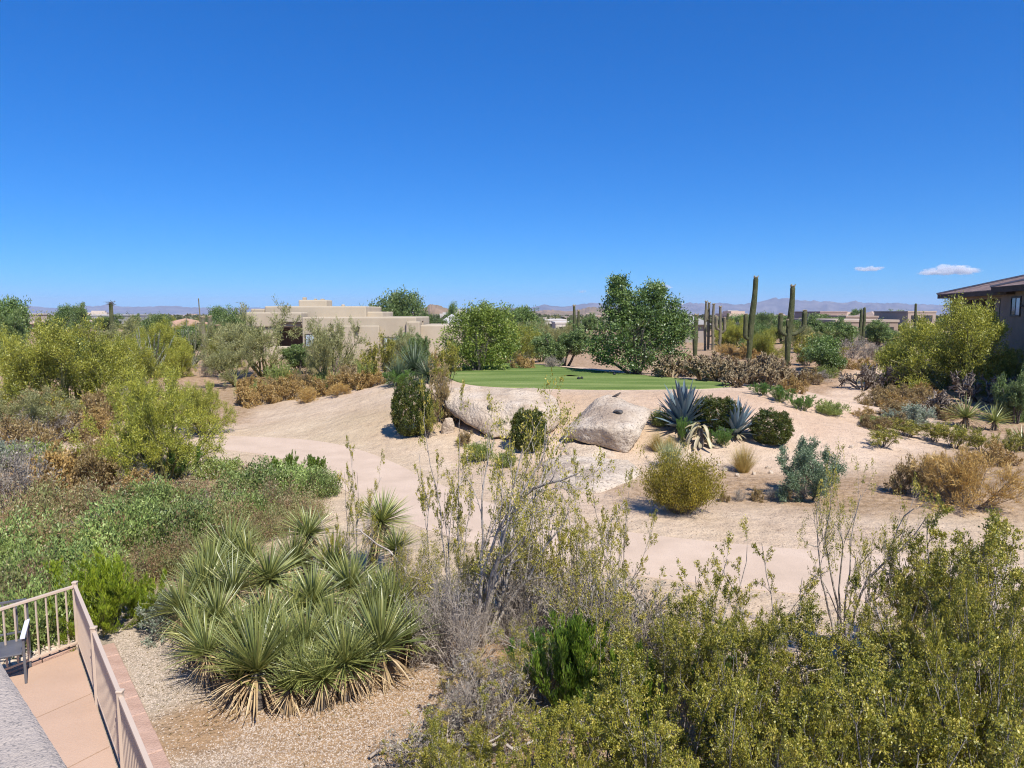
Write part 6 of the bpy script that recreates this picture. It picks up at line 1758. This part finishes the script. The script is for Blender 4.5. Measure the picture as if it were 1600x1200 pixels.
# fallen leaves and twigs under the shrubs
def litter():
    rng = np.random.default_rng(51); n = 14000
    d = 6.5 + 14*rng.uniform(0, 1, n)**1.2; px = rng.uniform(-40, 1640, n); X = (px-800)/F*d
    keep = (line_dist(X, d, PATH) > 1.5) & ((X - A0[0])*NRM[0] + (d - A0[1])*NRM[1] > .5) & (fbm(X/1.5, d/1.5, 61) > .5)
    X, d = X[keep], d[keep]; C = np.stack([X, d, H(X, d) + .012], 1)
    D = rng.normal(0, 1, C.shape)*np.array([1, 1, .12])
    v, q = kites(rng, C, D, .05, .012, flat=.8)
    o = link('leaf_litter', mesh_np('leaf_litter', v, q, M['brown'], tint=rng.uniform(0, 1, len(C)))); tag(o, 'thin brown leaf litter lying on the sand and soil', 'leaf litter', kind='stuff')
litter()

# ------------------------------------------------------------------ clouds and air
def cloud(px, py, w, hgt, d, label, seed):
    rng = np.random.default_rng(seed)
    c = at_dist(px, py, d); s = d/F
    bmi = bmesh.new(); bmesh.ops.create_icosphere(bmi, subdivisions=5, radius=1)
    for v in bmi.verts:
        p = v.co.copy(); off = Vector((seed*9.1, 0, 0))
        q = Vector((p.x*w/hgt*.5, p.y*2, p.z))
        k = 1 + .55*mnoise.fractal(q*1.3 + off, 1.0, 2.0, 4)
        flat_ = .55 if p.z < 0 else 1.0
        v.co = Vector((p.x*w*s/2*k, p.y*w*s/3*k, p.z*hgt*s/2*k*flat_))
    me = bpy.data.meshes.new('cloud'); bmi.to_mesh(me); bmi.free()
    o = link('cloud', me); o.location = c
    return o, tag(o, label, 'cloud')
cm, nt, out = new_mat('cloud_vapour')
pv = nt.nodes.new('ShaderNodeVolumePrincipled'); pv.inputs['Color'].default_value = (1, 1, 1, 1); pv.inputs['Anisotropy'].default_value = .0
ctc = nt.nodes.new('ShaderNodeTexCoord'); cn = nt.nodes.new('ShaderNodeTexNoise'); cn.inputs['Scale'].default_value = .0085; cn.inputs['Detail'].default_value = 4; cn.inputs['Roughness'].default_value = .6
cmr = nt.nodes.new('ShaderNodeMapRange'); cmr.inputs['From Min'].default_value = .40; cmr.inputs['From Max'].default_value = .62; cmr.inputs['To Max'].default_value = .013
nt.links.new(ctc.outputs['Object'], cn.inputs['Vector']); nt.links.new(cn.outputs['Fac'], cmr.inputs['Value']); nt.links.new(cmr.outputs[0], pv.inputs['Density'])
nt.links.new(pv.outputs[0], out.inputs['Volume'])
for px, py, w, hh, lab, sd in [(1488,424,66,19,'largest small white cloud beside the brown roof',1),(1453,427,30,10,'thin white wisp joined to the largest cloud',2),(1357,421,36,9,'small flat white cloud over the far mountains',3),(1036,449,26,8,'faint small cloud just over the dark tree',4),(910,456,12,5,'tiniest faint cloud left of the dark tree',5)]:
    o, _ = cloud(px, py, w, hh, 17000, lab, sd); o.data.materials.append(cm)

hz, nt, out = new_mat('air')
pv = nt.nodes.new('ShaderNodeVolumePrincipled'); pv.inputs['Color'].default_value = (.52, .68, 1.0, 1); pv.inputs['Density'].default_value = 7.0e-5; pv.inputs['Anisotropy'].default_value = .0
nt.links.new(pv.outputs[0], out.inputs['Volume'])
haze = MB().box((-14500, -14500, -60), (14500, 14500, 260)).build('haze', hz); tag(haze, kind='stuff')
